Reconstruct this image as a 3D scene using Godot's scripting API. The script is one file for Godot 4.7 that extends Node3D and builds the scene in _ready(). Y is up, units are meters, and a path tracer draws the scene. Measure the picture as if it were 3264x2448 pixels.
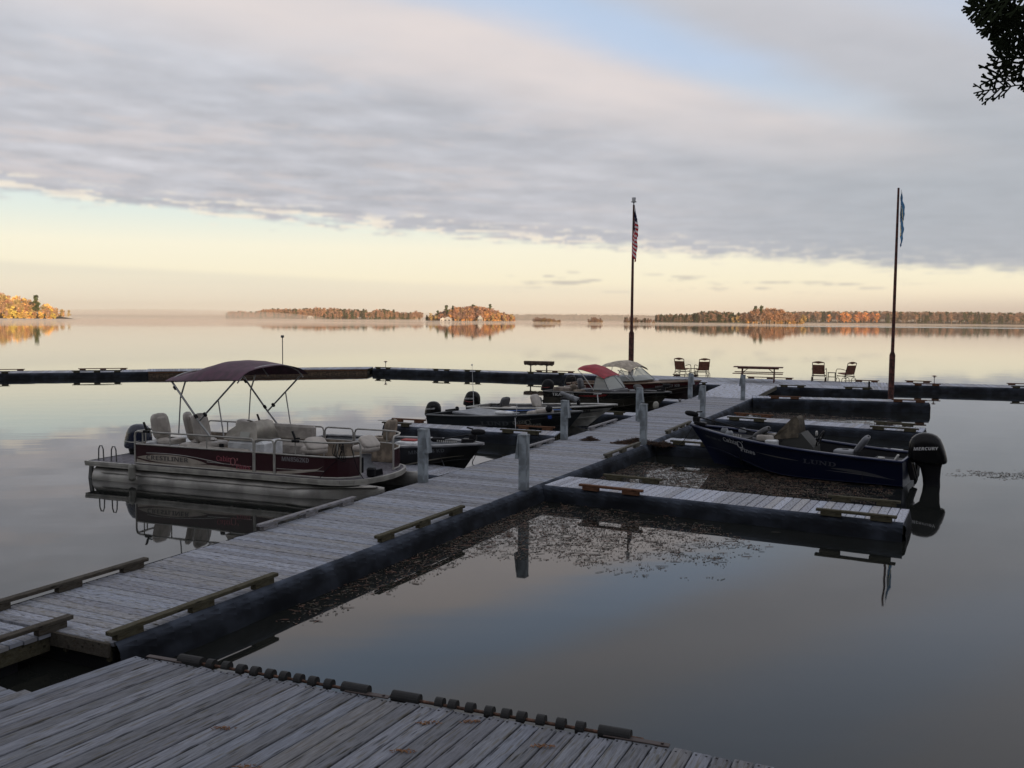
extends Node3D

# ---------------------------------------------------------------- mesh buffer
class Buf:
	var v := PackedVector3Array()
	var n := PackedVector3Array()
	var t := PackedVector2Array()
	var c := PackedColorArray()
	var col := Color.WHITE
	func tri(a: Vector3, b: Vector3, d: Vector3, na: Vector3, nb: Vector3, nd: Vector3, ua := Vector2.ZERO, ub := Vector2.ZERO, ud := Vector2.ZERO) -> void:
		var g := (b - a).cross(d - a)
		if g.dot(na + nb + nd) > 0.0:
			v.append_array([a, d, b]); n.append_array([na, nd, nb]); t.append_array([ua, ud, ub])
		else:
			v.append_array([a, b, d]); n.append_array([na, nb, nd]); t.append_array([ua, ub, ud])
		c.append_array([col, col, col])
	func quad(a: Vector3, b: Vector3, d: Vector3, e: Vector3, out: Vector3, ua := Vector2.ZERO, ub := Vector2.ZERO, ud := Vector2.ZERO, ue := Vector2.ZERO) -> void:
		var g := (b - a).cross(d - a)
		if g.length_squared() < 1e-14:
			g = (d - a).cross(e - a)
		g = g.normalized()
		if g.dot(out) < 0.0:
			g = -g
		tri(a, b, d, g, g, g, ua, ub, ud)
		tri(a, d, e, g, g, g, ua, ud, ue)
	func face(a: Vector3, b: Vector3, d: Vector3, out: Vector3) -> void:
		var g := (b - a).cross(d - a).normalized()
		if g.dot(out) < 0.0:
			g = -g
		tri(a, b, d, g, g, g)
	func box(at: Vector3, s: Vector3, ch := 0.0, bs := Basis()) -> void:
		var h := s * 0.5
		var k := minf(ch, minf(h.x, minf(h.y, h.z)) * 0.8)
		var ax := [bs.x, bs.y, bs.z]
		for i in 3:
			var j := (i + 1) % 3
			var m := (i + 2) % 3
			for sg in [-1.0, 1.0]:
				var o: Vector3 = at + ax[i] * (h[i] * sg)
				var p: Vector3 = ax[j] * (h[j] - k)
				var q: Vector3 = ax[m] * (h[m] - k)
				quad(o - p - q, o + p - q, o + p + q, o - p + q, ax[i] * sg, Vector2(-h[j], -h[m]), Vector2(h[j], -h[m]), Vector2(h[j], h[m]), Vector2(-h[j], h[m]))
		if k <= 0.0:
			return
		for i in 3:
			var j := (i + 1) % 3
			var m := (i + 2) % 3
			for s1 in [-1.0, 1.0]:
				for s2 in [-1.0, 1.0]:
					var l: Vector3 = ax[i] * (h[i] - k)
					var a: Vector3 = at + ax[j] * (h[j] * s1) + ax[m] * ((h[m] - k) * s2)
					var b: Vector3 = at + ax[j] * ((h[j] - k) * s1) + ax[m] * (h[m] * s2)
					quad(a - l, a + l, b + l, b - l, ax[j] * s1 + ax[m] * s2)
		for sx in [-1.0, 1.0]:
			for sy in [-1.0, 1.0]:
				for sz in [-1.0, 1.0]:
					var e: Vector3 = Vector3(sx, sy, sz)
					var p0: Vector3 = at + ax[0] * (h.x * sx) + ax[1] * ((h.y - k) * sy) + ax[2] * ((h.z - k) * sz)
					var p1: Vector3 = at + ax[0] * ((h.x - k) * sx) + ax[1] * (h.y * sy) + ax[2] * ((h.z - k) * sz)
					var p2: Vector3 = at + ax[0] * ((h.x - k) * sx) + ax[1] * ((h.y - k) * sy) + ax[2] * (h.z * sz)
					face(p0, p1, p2, ax[0] * e.x + ax[1] * e.y + ax[2] * e.z)
	# bar between two points with a rectangular section; up fixes its turn
	func bar(a: Vector3, b: Vector3, w: float, hh: float, ch := 0.0, up := Vector3.UP) -> void:
		var d := b - a
		var x := d.normalized()
		var z := x.cross(up)
		if z.length() < 0.01:
			z = x.cross(Vector3.RIGHT)
		z = z.normalized()
		var y := z.cross(x).normalized()
		box((a + b) * 0.5, Vector3(d.length(), hh, w), ch, Basis(x, y, z))
	func tube(pts: Array, r, sides := 8, caps := true, closed := false) -> void:
		var m := pts.size()
		var rings := []
		var nrm := []
		var ref := Vector3.UP
		for i in m:
			var pa: Vector3 = pts[(i - 1 + m) % m] if closed else pts[maxi(i - 1, 0)]
			var pb: Vector3 = pts[(i + 1) % m] if closed else pts[mini(i + 1, m - 1)]
			var d := (pb - pa).normalized()
			if i == 0:
				ref = Vector3.UP if absf(d.y) < 0.9 else Vector3.RIGHT
			var s := (ref - d * ref.dot(d)).normalized()
			ref = s
			var q := d.cross(s)
			var rr: float = r[i] if r is Array else r
			var ring := PackedVector3Array()
			var rn := PackedVector3Array()
			for k in sides:
				var an := TAU * k / sides
				var e := s * cos(an) + q * sin(an)
				rn.append(e)
				ring.append(pts[i] + e * rr)
			rings.append(ring); nrm.append(rn)
		for i in (m if closed else m - 1):
			var j := (i + 1) % m
			for k in sides:
				var l := (k + 1) % sides
				tri(rings[i][k], rings[j][k], rings[j][l], nrm[i][k], nrm[j][k], nrm[j][l])
				tri(rings[i][k], rings[j][l], rings[i][l], nrm[i][k], nrm[j][l], nrm[i][l])
		if caps and not closed:
			for e in [0, m - 1]:
				var o: Vector3 = (pts[e] as Vector3) - (pts[1] if e == 0 else pts[m - 2])
				for k in range(1, sides - 1):
					face(rings[e][0], rings[e][k], rings[e][k + 1], o)
	# grid of points [i][j]; smooth normals, kept on the side that "inside" does not lie on
	func sheet(g: Array, inside = null, wrap := false, us := 1.0, vs := 1.0) -> void:
		var a := g.size()
		var b: int = g[0].size()
		var nn := []
		for i in a:
			var row := PackedVector3Array()
			for j in b:
				var i0: Vector3 = g[maxi(i - 1, 0)][j]
				var i1: Vector3 = g[mini(i + 1, a - 1)][j]
				var j0: Vector3 = g[i][(j - 1 + b) % b if wrap else maxi(j - 1, 0)]
				var j1: Vector3 = g[i][(j + 1) % b if wrap else mini(j + 1, b - 1)]
				var e := (i1 - i0).cross(j1 - j0)
				if e.length_squared() < 1e-16:
					var k2: Array = [g[maxi(i - 1, 0)], g[mini(i + 1, a - 1)]]
					e = ((k2[1][mini(j + 1, b - 1)] as Vector3) - k2[0][j]).cross((k2[1][j] as Vector3) - k2[0][mini(j + 1, b - 1)])
				e = e.normalized()
				row.append(e)
			nn.append(row)
		var flip := 1.0
		if inside != null:
			var tot := 0.0
			for i in a:
				for j in b:
					var w: Vector3 = g[i][j]
					tot += (nn[i][j] as Vector3).dot(w - (inside as Vector3)) if inside is Vector3 else 0.0
			if tot < 0.0:
				flip = -1.0
		for i in a - 1:
			for j in (b if wrap else b - 1):
				var k := (j + 1) % b
				var u0 := Vector2(i * us, j * vs)
				var u1 := Vector2((i + 1) * us, j * vs)
				var u2 := Vector2((i + 1) * us, (j + 1) * vs)
				var u3 := Vector2(i * us, (j + 1) * vs)
				tri(g[i][j], g[i + 1][j], g[i + 1][k], nn[i][j] * flip, nn[i + 1][j] * flip, nn[i + 1][k] * flip, u0, u1, u2)
				tri(g[i][j], g[i + 1][k], g[i][k], nn[i][j] * flip, nn[i + 1][k] * flip, nn[i][k] * flip, u0, u2, u3)
	# closed rings lofted along, both ends capped
	func loft(rings: Array, cap := true) -> void:
		var mid := Vector3.ZERO
		var cnt := 0
		for r in rings:
			for p in r:
				mid += p; cnt += 1
		sheet(rings, mid / cnt, true)
		if cap:
			for e in [0, rings.size() - 1]:
				var o := Vector3.ZERO
				for p in rings[e]:
					o += p
				o /= rings[e].size()
				for k in rings[e].size():
					face(o, rings[e][k], rings[e][(k + 1) % rings[e].size()], o - mid / cnt)
	func lathe(prof: Array, at := Vector3.ZERO, sides := 12, bs := Basis()) -> void:
		var g := []
		for p in prof:
			var row := PackedVector3Array()
			for k in sides:
				var an := TAU * k / sides
				row.append(at + bs * Vector3(cos(an) * p.x, p.y, sin(an) * p.x))
			g.append(row)
		loft(g)
	# superellipsoid cushion
	func pillow(at: Vector3, s: Vector3, bs := Basis(), k := 0.45, na := 14, nb := 8) -> void:
		var g := []
		for j in nb + 1:
			var ph := -PI / 2 + PI * j / nb
			var row := PackedVector3Array()
			for i in na:
				var th := TAU * i / na
				var cx := signf(cos(th)) * pow(absf(cos(th)), k) * pow(absf(cos(ph)), k)
				var cz := signf(sin(th)) * pow(absf(sin(th)), k) * pow(absf(cos(ph)), k)
				var cy := signf(sin(ph)) * pow(absf(sin(ph)), k)
				row.append(at + bs * (Vector3(cx, cy, cz) * s * 0.5))
			g.append(row)
		sheet(g, at, true)
	# polygon in the x-y plane of bs, pushed along its z
	func prism(poly: PackedVector2Array, depth: float, at := Vector3.ZERO, bs := Basis()) -> void:
		var ix := Geometry2D.triangulate_polygon(poly)
		var z := bs.z * depth
		for k in range(0, ix.size(), 3):
			var p := []
			for m in 3:
				var q := poly[ix[k + m]]
				p.append(at + bs.x * q.x + bs.y * q.y)
			face(p[0], p[1], p[2], -z)
			face(p[0] + z, p[1] + z, p[2] + z, z)
		var cc := Geometry2D.is_polygon_clockwise(poly)
		for k in poly.size():
			var a := poly[k]
			var b := poly[(k + 1) % poly.size()]
			var e := (b - a)
			var o2 := Vector2(e.y, -e.x) * (-1.0 if cc else 1.0)
			var pa := at + bs.x * a.x + bs.y * a.y
			var pb := at + bs.x * b.x + bs.y * b.y
			quad(pa, pb, pb + z, pa + z, bs.x * o2.x + bs.y * o2.y)
	func mesh() -> ArrayMesh:
		var arr := []
		arr.resize(Mesh.ARRAY_MAX)
		arr[Mesh.ARRAY_VERTEX] = v
		arr[Mesh.ARRAY_NORMAL] = n
		arr[Mesh.ARRAY_TEX_UV] = t
		arr[Mesh.ARRAY_COLOR] = c
		var m := ArrayMesh.new()
		m.add_surface_from_arrays(Mesh.PRIMITIVE_TRIANGLES, arr)
		return m

# ---------------------------------------------------------------- small helpers
var rng := RandomNumberGenerator.new()
var used := {}
var M := {}

func nm(parent: Node, called: String) -> String:
	var key := str(parent.get_instance_id()) + called
	var k: int = used.get(key, 0)
	used[key] = k + 1
	return called if k == 0 else "%s_%03d" % [called, k]

func put(called: String, b, m: Material, parent: Node = self, at := Transform3D()) -> MeshInstance3D:
	var o := MeshInstance3D.new()
	o.name = nm(parent, called)
	o.mesh = b.mesh() if b is Buf else b
	o.material_override = m
	o.transform = at
	parent.add_child(o, true)
	return o

func tag(o: Node, label: String, category: String, group := "", kind := "") -> Node:
	if label: o.set_meta("label", label)
	if category: o.set_meta("category", category)
	if group: o.set_meta("group", group)
	if kind: o.set_meta("kind", kind)
	return o

func thing(called: String, label: String, category: String, at := Vector3.ZERO, dir := Vector2(1, 0), group := "") -> Node3D:
	var o := Node3D.new()
	o.name = nm(self, called)
	add_child(o, true)
	var x := Vector3(dir.x, 0, dir.y).normalized()
	o.transform = Transform3D(Basis(x, Vector3.UP, x.cross(Vector3.UP)), at)
	tag(o, label, category, group)
	return o

func struct(o: Node) -> Node:
	o.set_meta("kind", "structure")
	return o

func mat(r: float, g: float, b: float, rough := 0.7, metal := 0.0, spec := 0.5) -> StandardMaterial3D:
	var m := StandardMaterial3D.new()
	m.albedo_color = Color(r, g, b).linear_to_srgb()
	m.roughness = rough
	m.metallic = metal
	m.metallic_specular = spec
	return m

func noise(seed_: int, freq: float, oct := 4, type := FastNoiseLite.TYPE_SIMPLEX_SMOOTH) -> FastNoiseLite:
	var f := FastNoiseLite.new()
	f.seed = seed_
	f.frequency = freq
	f.noise_type = type
	f.fractal_octaves = oct
	return f

var fonts := {}
func text(s: String, height: float, m: Material, parent: Node, at: Transform3D, family := "Droid Sans", bold := true, slant := 0.0, wide := 1.0) -> void:
	var key := family + str(bold)
	if not fonts.has(key):
		var f := SystemFont.new()
		f.font_names = PackedStringArray([family])
		f.font_weight = 700 if bold else 400
		fonts[key] = f
	var t := TextMesh.new()
	t.text = s
	t.font = fonts[key]
	t.font_size = 48
	t.pixel_size = height / (48.0 * 0.72)
	t.depth = 0.004
	t.curve_step = 1.5
	var x := at
	x.basis = at.basis * Basis(Vector3(wide, 0, 0), Vector3(slant, 1, 0), Vector3(0, 0, 1))
	put("lettering", t, m, parent, x)

func sm(a: float, b: float, x: float) -> float:
	return smoothstep(a, b, x)

func v3(p: Vector2, y: float) -> Vector3:
	return Vector3(p.x, y, p.y)

# the main walkway's own axes: s runs out along it, n runs to its right
const WD := Vector2(0.4251, -0.9052)
const WN := Vector2(0.9052, 0.4251)
func sn(s: float, n: float) -> Vector2:
	return WD * s + WN * n

# ---------------------------------------------------------------- sky: air and clouds
var sky_a: FastNoiseLite
var sky_b: FastNoiseLite
var sky_c: FastNoiseLite
var sky_d: FastNoiseLite

func lin(r: float, g: float, b: float) -> Vector3:
	return Vector3(pow(r / 255.0, 2.2), pow(g / 255.0, 2.2), pow(b / 255.0, 2.2))

const AIR_EL := [0.0, 1.0, 2.4, 4.2, 5.8, 8.5, 15.0, 32.0, 90.0]
const AIR := [[248, 224, 200], [252, 235, 208], [254, 245, 216], [253, 248, 224], [232, 241, 231], [208, 229, 238], [180, 208, 241], [140, 182, 226], [104, 150, 206]]

func air(el: float) -> Vector3:
	for i in range(1, AIR_EL.size()):
		if el <= AIR_EL[i]:
			var f: float = (el - AIR_EL[i - 1]) / (AIR_EL[i] - AIR_EL[i - 1])
			var p: Array = AIR[i - 1]
			var q: Array = AIR[i]
			return lin(lerpf(p[0], q[0], f), lerpf(p[1], q[1], f), lerpf(p[2], q[2], f))
	return lin(92, 138, 196)

func sky_color(az: float, el: float) -> Color:
	var c := air(el)
	var ra := deg_to_rad(az)
	# thin low stratus bank along the horizon, thickest to the left
	var bank_top := 2.0 - 0.028 * clampf(az, -60, 60) + 0.18 * sky_c.get_noise_2d(az * 3.0, 7.0)
	var bank := sm(bank_top + 0.25, bank_top - 0.15, el) * sm(24.0, -18.0, az) * (0.75 + 0.25 * sky_c.get_noise_2d(az * 2.0, el * 40.0))
	c = c.lerp(lin(232, 226, 208), bank * 0.75)
	# greyer air low on the right
	c = c.lerp(lin(196, 184, 176), sm(10.0, 30.0, az) * sm(120.0, 60.0, az) * sm(1.9, 0.4, el) * 0.75)
	# small wisps under the deck on the right
	var w := sky_b.get_noise_2d(az * 5.5 + 40.0, el * 120.0) + 0.4 * sky_c.get_noise_2d(az * 22.0, el * 260.0)
	var wisp := sm(0.20, 0.50, w) * sm(1.5, 2.0, el) * sm(3.3, 2.7, el + 0.03 * az) * sm(-2.0, 3.0, az) * sm(26.0, 18.0, az)
	c = c.lerp(lin(186, 182, 178), wisp * 0.8)
	if el > 0.4:
		var e := deg_to_rad(el)
		var r := cos(e) / sin(e)
		var px := sin(ra) * r
		var pz := -cos(ra) * r
		var rr := minf(r, 40.0)
		# streets of cloud run towards a point far to the right
		var q := px * 0.616 + pz * 0.788
		var l := px * 0.788 - pz * 0.616
		# an uneven leading edge, then a solid deck nearer than it
		var fine := sky_a.get_noise_2d(l * 30.0, q * 40.0)
		var lumps := sky_d.get_noise_2d(l * 44.0, q * 60.0)
		var left := sm(24.0, -22.0, az)
		var edge_el := 4.65 - 4.05 * sin(clampf(ra, -1.2, 1.2)) + 0.30 * sky_b.get_noise_2d(az * 9.0, 3.0)
		var d_edge := el - edge_el + (0.20 * fine + 0.85 * lumps) * lerpf(0.55, 1.0, left)
		var cover := sm(-0.22, 0.5, d_edge)
		# breaks in the deck: a pale blue wedge and a thinner band, and softer ones over the rest of the sky
		var far := sm(5.8, 3.4, r)
		var gap_q := -2.34 - 0.13 * (r - 3.0) + 0.06 * fine
		var gap := sm(0.36, 0.02, absf(q - gap_q)) * far
		gap = maxf(gap, 0.55 * sm(0.40, 0.05, absf(q + 1.40 + 0.05 * fine)) * sm(5.0, 2.8, r))
		gap = maxf(gap, 0.40 * sm(0.1, 0.6, sky_a.get_noise_2d(l * 5.0 + 90.0, q * 20.0)) * sm(3.0, 2.2, r))
		var body := 0.5 + 0.5 * clampf(sky_a.get_noise_2d(l * 9.0, q * 22.0 + 50.0) * 0.9 + 0.8 * fine * left, -1.0, 1.0)
		var shade := lin(180, 183, 191).lerp(lin(205, 205, 211), body)
		shade = shade.lerp(lin(204, 209, 219), sm(9.0, 19.0, el) * sm(8.0, -20.0, az) * 0.6)
		shade = shade.lerp(lin(172, 179, 187), sm(0.0, 26.0, az) * sm(17.0, 8.0, el) * 0.8)
		shade = shade.lerp(lin(208, 208, 214), sm(3.6, 2.4, r) * 0.6)
		# soft cells, strongest low on the left; lit lumps near the leading edge; a pink-white flank along the wedge
		var mott := sky_d.get_noise_2d(l * 76.0 + 70.0, q * 88.0)
		shade *= 1.0 + 0.24 * mott * sm(1.8, 5.0, r) * lerpf(0.3, 1.0, left)
		shade = shade.lerp(lin(218, 208, 206), 0.45 * sm(0.05, 0.4, sky_d.get_noise_2d(l * 36.0 - 300.0, q * 50.0)) * left)
		var rim := sm(1.5, 0.1, d_edge) * sm(0.0, 0.22, mott + 0.4 * lumps)
		shade = shade.lerp(lin(255, 243, 222), rim * 0.9 * sm(36.0, 0.0, az))
		shade = shade.lerp(lin(227, 218, 216), sm(0.85, 0.12, absf(q - gap_q + 0.46)) * sm(7.5, 3.4, r) * (0.8 + 0.3 * fine))
		shade = shade.lerp(lin(212, 208, 212), 0.5 * sm(0.1, 0.6, sky_a.get_noise_2d(l * 3.0 - 30.0, q * 26.0)) * sm(7.0, 3.5, r))
		c = c.lerp(shade, cover * (1.0 - gap * 0.68))
	return Color(c.x, c.y, c.z)

func sky_part(w: int, h: int, az0: float, az1: float, el0: float, el1: float) -> Image:
	var d := PackedFloat32Array()
	d.resize(w * h * 4)
	var k := 0
	for y in h:
		var el := el1 - (el1 - el0) * (y + 0.5) / h
		for x in w:
			var az := az0 + (az1 - az0) * (x + 0.5) / w
			if az > 180.0:
				az -= 360.0
			var c := sky_color(az, maxf(el, 0.0))
			d[k] = c.r; d[k + 1] = c.g; d[k + 2] = c.b; d[k + 3] = 1.0
			k += 4
	return Image.create_from_data(w, h, false, Image.FORMAT_RGBAF, d.to_byte_array())

func make_sky() -> Sky:
	sky_a = noise(11, 0.035, 4)
	sky_b = noise(23, 0.03, 3)
	sky_c = noise(37, 0.02, 4)
	sky_d = noise(59, 0.02, 6)
	sky_d.fractal_gain = 0.58
	var base := Image.create_empty(768, 384, false, Image.FORMAT_RGBAF)
	base.fill(Color(0.12, 0.115, 0.11))
	base.blit_rect(sky_part(768, 192, 0.0, 360.0, 0.0, 90.0), Rect2i(0, 0, 768, 192), Vector2i.ZERO)
	base.resize(3072, 1536, Image.INTERPOLATE_CUBIC)
	# the part towards the lake is worked out at full resolution by the same function
	var px := 3072.0 / 360.0
	var wpx := 324
	var hpx := 220
	var win := sky_part(wpx * 2, hpx, -wpx / px, wpx / px, 0.0, hpx / px)
	base.blit_rect(win, Rect2i(0, 0, wpx, hpx), Vector2i(3072 - wpx, 768 - hpx))
	base.blit_rect(win, Rect2i(wpx, 0, wpx, hpx), Vector2i(0, 768 - hpx))
	var m := PanoramaSkyMaterial.new()
	m.panorama = ImageTexture.create_from_image(base)
	var s := Sky.new()
	s.sky_material = m
	return s

# ---------------------------------------------------------------- materials
func wood_images() -> Array:
	var w := 1024
	var h := 512
	var na := noise(3, 0.012, 4)
	var nb := noise(5, 0.05, 3)
	var nc := noise(8, 0.02, 3)
	var nf := noise(9, 0.22, 2)
	var img := PackedByteArray()
	img.resize(w * h * 3)
	var hgt := PackedByteArray()
	hgt.resize(w * h)
	var knots := []
	var r2 := RandomNumberGenerator.new()
	r2.seed = 77
	for i in 44:
		knots.append(Vector3(r2.randf() * w, r2.randf() * h, r2.randf_range(4, 12)))
	var k := 0
	for y in h:
		for x in w:
			var warp := 5.0 * na.get_noise_2d(x * 0.5, y * 0.7)
			var g := nb.get_noise_2d(x * 0.22, (y + warp) * 5.0)
			var fine := nf.get_noise_2d(x * 0.3, (y + warp) * 3.0)
			var blot := nc.get_noise_2d(x * 0.55, y * 1.5)
			var frost := na.get_noise_2d(x * 1.4 + 400.0, y * 2.6)
			var val := 0.78 + 0.12 * g + 0.08 * fine + 0.11 * frost
			var brown := smoothstep(0.18, 0.55, blot)
			var dark := smoothstep(0.3, 0.62, g * 0.7 + nc.get_noise_2d(x * 0.4 + 900.0, y * 1.2) * 0.6)
			var kn := 0.0
			for q: Vector3 in knots:
				var dx := (x - q.x) / (q.z * 2.2)
				if absf(dx) < 1.5:
					var dy := (y - q.y) / q.z
					kn = maxf(kn, 1.0 - (dx * dx + dy * dy))
			val *= 1.0 - 0.32 * dark - 0.4 * clampf(kn, 0.0, 1.0)
			var cr := val * lerpf(0.985, 0.86, brown)
			var cg := val * lerpf(0.975, 0.82, brown)
			var cb := val * lerpf(1.0, 0.77, brown)
			img[k * 3] = int(clampf(cr * 255.0, 0, 255))
			img[k * 3 + 1] = int(clampf(cg * 255.0, 0, 255))
			img[k * 3 + 2] = int(clampf(cb * 255.0, 0, 255))
			hgt[k] = int(clampf(128.0 + 70.0 * g + 60.0 * fine - 60.0 * clampf(kn, 0.0, 1.0), 0, 255))
			k += 1
	return [ImageTexture.create_from_image(Image.create_from_data(w, h, false, Image.FORMAT_RGB8, img)), ImageTexture.create_from_image(Image.create_from_data(w, h, false, Image.FORMAT_L8, hgt))]

func ntex(seed_: int, freq: float, lo: Color, hi: Color, oct := 4, size := 512, a := 0.3, b := 0.7) -> NoiseTexture2D:
	var t := NoiseTexture2D.new()
	t.width = size
	t.height = size
	t.seamless = true
	t.noise = noise(seed_, freq, oct)
	var g := Gradient.new()
	g.offsets = PackedFloat32Array([a, b])
	g.colors = PackedColorArray([lo, hi])
	t.color_ramp = g
	return t

# a plain material with a gentle uneven tone, in the thing's own axes
func worn(r: float, g: float, b: float, rough: float, metal := 0.0, spread := 0.25, scale := 0.7, seed_ := 1, spec := 0.5) -> StandardMaterial3D:
	var m := mat(r, g, b, rough, metal, spec)
	var lo := 1.0 - spread
	m.albedo_texture = worn_tex(seed_, lo)
	m.uv1_triplanar = true
	m.uv1_scale = Vector3.ONE * scale
	return m

var worn_cache := {}
func worn_tex(seed_: int, lo: float) -> Texture2D:
	var key := "%d_%.2f" % [seed_, lo]
	if not worn_cache.has(key):
		worn_cache[key] = ntex(seed_, 0.012, Color(lo, lo, lo), Color.WHITE, 5, 256)
	return worn_cache[key]

func make_materials() -> void:
	var wi := wood_images()
	# three sets of six: darker near deck, ordinary, paled for frost plus painted sheen
	var tones := []
	for k in [0.60, 0.735, 0.85]:
		for t in [[0.97, 1.0, 1.03], [0.90, 0.92, 0.95], [1.02, 1.05, 1.09], [0.95, 0.96, 0.96], [0.88, 0.90, 0.92], [0.98, 1.02, 1.07]]:
			tones.append([t[0] * k, t[1] * k, t[2] * k])
	M.plank = []
	for t in tones:
		var m := mat(t[0], t[1], t[2], 0.88, 0.0, 0.3)
		m.albedo_color = Color(minf(t[0], 1.0), minf(t[1], 1.0), minf(t[2], 1.0))
		m.albedo_texture = wi[0]
		m.heightmap_enabled = true
		m.heightmap_texture = wi[1]
		m.heightmap_scale = 0.25
		M.plank.append(m)
	M.rail = []
	for t in [[0.46, 0.45, 0.40], [0.66, 0.66, 0.66], [0.38, 0.365, 0.29], [0.50, 0.36, 0.27], [0.37, 0.35, 0.31]]:
		var m: StandardMaterial3D = M.plank[0].duplicate()
		m.albedo_color = Color(t[0], t[1], t[2])
		M.rail.append(m)
	M.rubber = worn(0.11, 0.13, 0.175, 0.75, 0.0, 0.55, 0.35, 4)
	M.rubber.albedo_texture = ntex(14, 0.010, Color(0.55, 0.55, 0.55), Color(1.0, 1.0, 1.0), 5, 512, 0.35, 0.75)
	M.rubber.metallic_specular = 0.2
	M.rubber.vertex_color_use_as_albedo = true
	M.skirt_frost = worn(0.105, 0.115, 0.14, 0.7, 0.0, 0.5, 0.5, 6)
	M.black = mat(0.010, 0.010, 0.012, 0.5, 0.0, 0.25)
	M.black_gloss = mat(0.005, 0.005, 0.006, 0.25, 0.0, 0.3)
	M.post = worn(0.27, 0.305, 0.335, 0.6, 0.0, 0.25, 0.9, 9)
	M.alu = worn(0.42, 0.42, 0.42, 0.42, 0.6, 0.2, 0.8, 10)
	M.alu_white = worn(0.50, 0.49, 0.46, 0.42, 0.1, 0.15, 0.8, 10)
	M.maroon = mat(0.030, 0.007, 0.011, 0.3)
	M.maroon_cloth = worn(0.070, 0.020, 0.042, 0.7, 0.0, 0.25, 1.2, 12)
	M.maroon_cloth.rim_enabled = true
	M.maroon_cloth.rim = 0.4
	M.cream = worn(0.46, 0.42, 0.36, 0.55, 0.0, 0.15, 1.0, 13)
	M.tan = worn(0.30, 0.24, 0.18, 0.75, 0.0, 0.3, 1.2, 15)
	M.vinyl = worn(0.42, 0.38, 0.34, 0.5, 0.0, 0.12, 1.5, 13)
	M.vinyl_dark = mat(0.10, 0.10, 0.11, 0.5)
	M.white = worn(0.62, 0.63, 0.64, 0.4, 0.0, 0.12, 1.0, 13)
	M.grey = worn(0.20, 0.21, 0.23, 0.55, 0.0, 0.2, 1.0, 13)
	M.carpet = worn(0.17, 0.16, 0.18, 0.95, 0.0, 0.25, 3.0, 16)
	M.letter = mat(0.55, 0.55, 0.56, 0.4)
	M.rust = worn(0.12, 0.037, 0.029, 0.75, 0.1, 0.45, 1.6, 17)
	M.glass = mat(0.75, 0.78, 0.78, 0.06)
	M.glass.albedo_color.a = 0.16
	M.glass.transparency = BaseMaterial3D.TRANSPARENCY_ALPHA
	M.chair_frame = mat(0.035, 0.018, 0.012, 0.6, 0.0, 0.3)
	M.sling = worn(0.19, 0.070, 0.036, 0.8, 0.0, 0.3, 3.0, 18)
	M.table_wood = worn(0.16, 0.060, 0.040, 0.7, 0.0, 0.35, 1.5, 19)
	M.log = worn(0.13, 0.085, 0.055, 0.9, 0.0, 0.45, 2.0, 20)

# ---------------------------------------------------------------- docks
var plank_meshes := []
var tone_set := 1
func make_plank_meshes() -> void:
	# a board of length 1 along x, width 1 along z, 38 mm thick, with eased top edges; 14 different cuts of the same grain
	for k in 14:
		var b := Buf.new()
		var u0 := rng.randf()
		var v0 := rng.randf()
		var prof := [Vector2(-0.5, -0.038), Vector2(-0.5, -0.006), Vector2(-0.45, 0.0), Vector2(0.45, 0.0), Vector2(0.5, -0.006), Vector2(0.5, -0.038)]
		var worn_end := [rng.randf_range(-0.008, 0.0), rng.randf_range(-0.008, 0.0)]
		for i in 6:
			var p: Vector2 = prof[i]
			var q: Vector2 = prof[(i + 1) % 6]
			var out := Vector3(0, -(q.x - p.x), q.y - p.y) * -1.0
			if i == 2: out = Vector3.UP
			elif i == 5: out = Vector3.DOWN
			elif i < 2: out = Vector3(0, 0.5, -1)
			else: out = Vector3(0, 0.5, 1)
			var va: float = v0 + (p.x + 0.5) * 0.24
			var vb: float = v0 + (q.x + 0.5) * 0.24
			b.quad(Vector3(-0.5 - worn_end[0], p.y, p.x), Vector3(0.5 + worn_end[1], p.y, p.x), Vector3(0.5 + worn_end[1], q.y, q.x), Vector3(-0.5 - worn_end[0], q.y, q.x), out, Vector2(u0, va), Vector2(u0 + 0.95, va), Vector2(u0 + 0.95, vb), Vector2(u0, vb))
		for e in [-1.0, 1.0]:
			var x: float = e * (0.5 + worn_end[0 if e < 0.0 else 1])
			for i in range(1, 5):
				b.face(Vector3(x, prof[0].y, prof[0].x), Vector3(x, prof[i].y, prof[i].x), Vector3(x, prof[i + 1].y, prof[i + 1].x), Vector3(e, 0, 0))
		plank_meshes.append(b.mesh())

var rail_meshes := []
func rail_box(l: float, w: float, h: float) -> Buf:
	var b := Buf.new()
	b.box(Vector3.ZERO, Vector3(l, h, w), 0.006)
	# grain along the board: stretch what box() laid in metres
	for i in b.t.size():
		b.t[i] = Vector2(b.v[i].x * 0.4 + 0.37 * l, b.v[i].z * 1.7 + b.v[i].y * 1.7 + 0.21 * l)
	return b

func plank(parent: Node, a: Vector3, c: Vector3, width: float, tone := -1) -> void:
	var d := c - a
	var o := MeshInstance3D.new()
	o.name = nm(parent, "plank")
	o.mesh = plank_meshes[rng.randi() % plank_meshes.size()]
	o.material_override = M.plank[(tone_set * 6 + rng.randi() % 6) if tone < 0 else tone]
	var x := d.normalized()
	var z := x.cross(Vector3.UP).normalized()
	var fl := 1.0 if rng.randf() < 0.5 else -1.0
	o.transform = Transform3D(Basis(x * d.length() * fl, z.cross(x).normalized() * 1.0, z * width * fl), (a + c) * 0.5 + Vector3(0, rng.randf_range(-0.004, 0.004), 0))
	parent.add_child(o, true)

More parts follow.
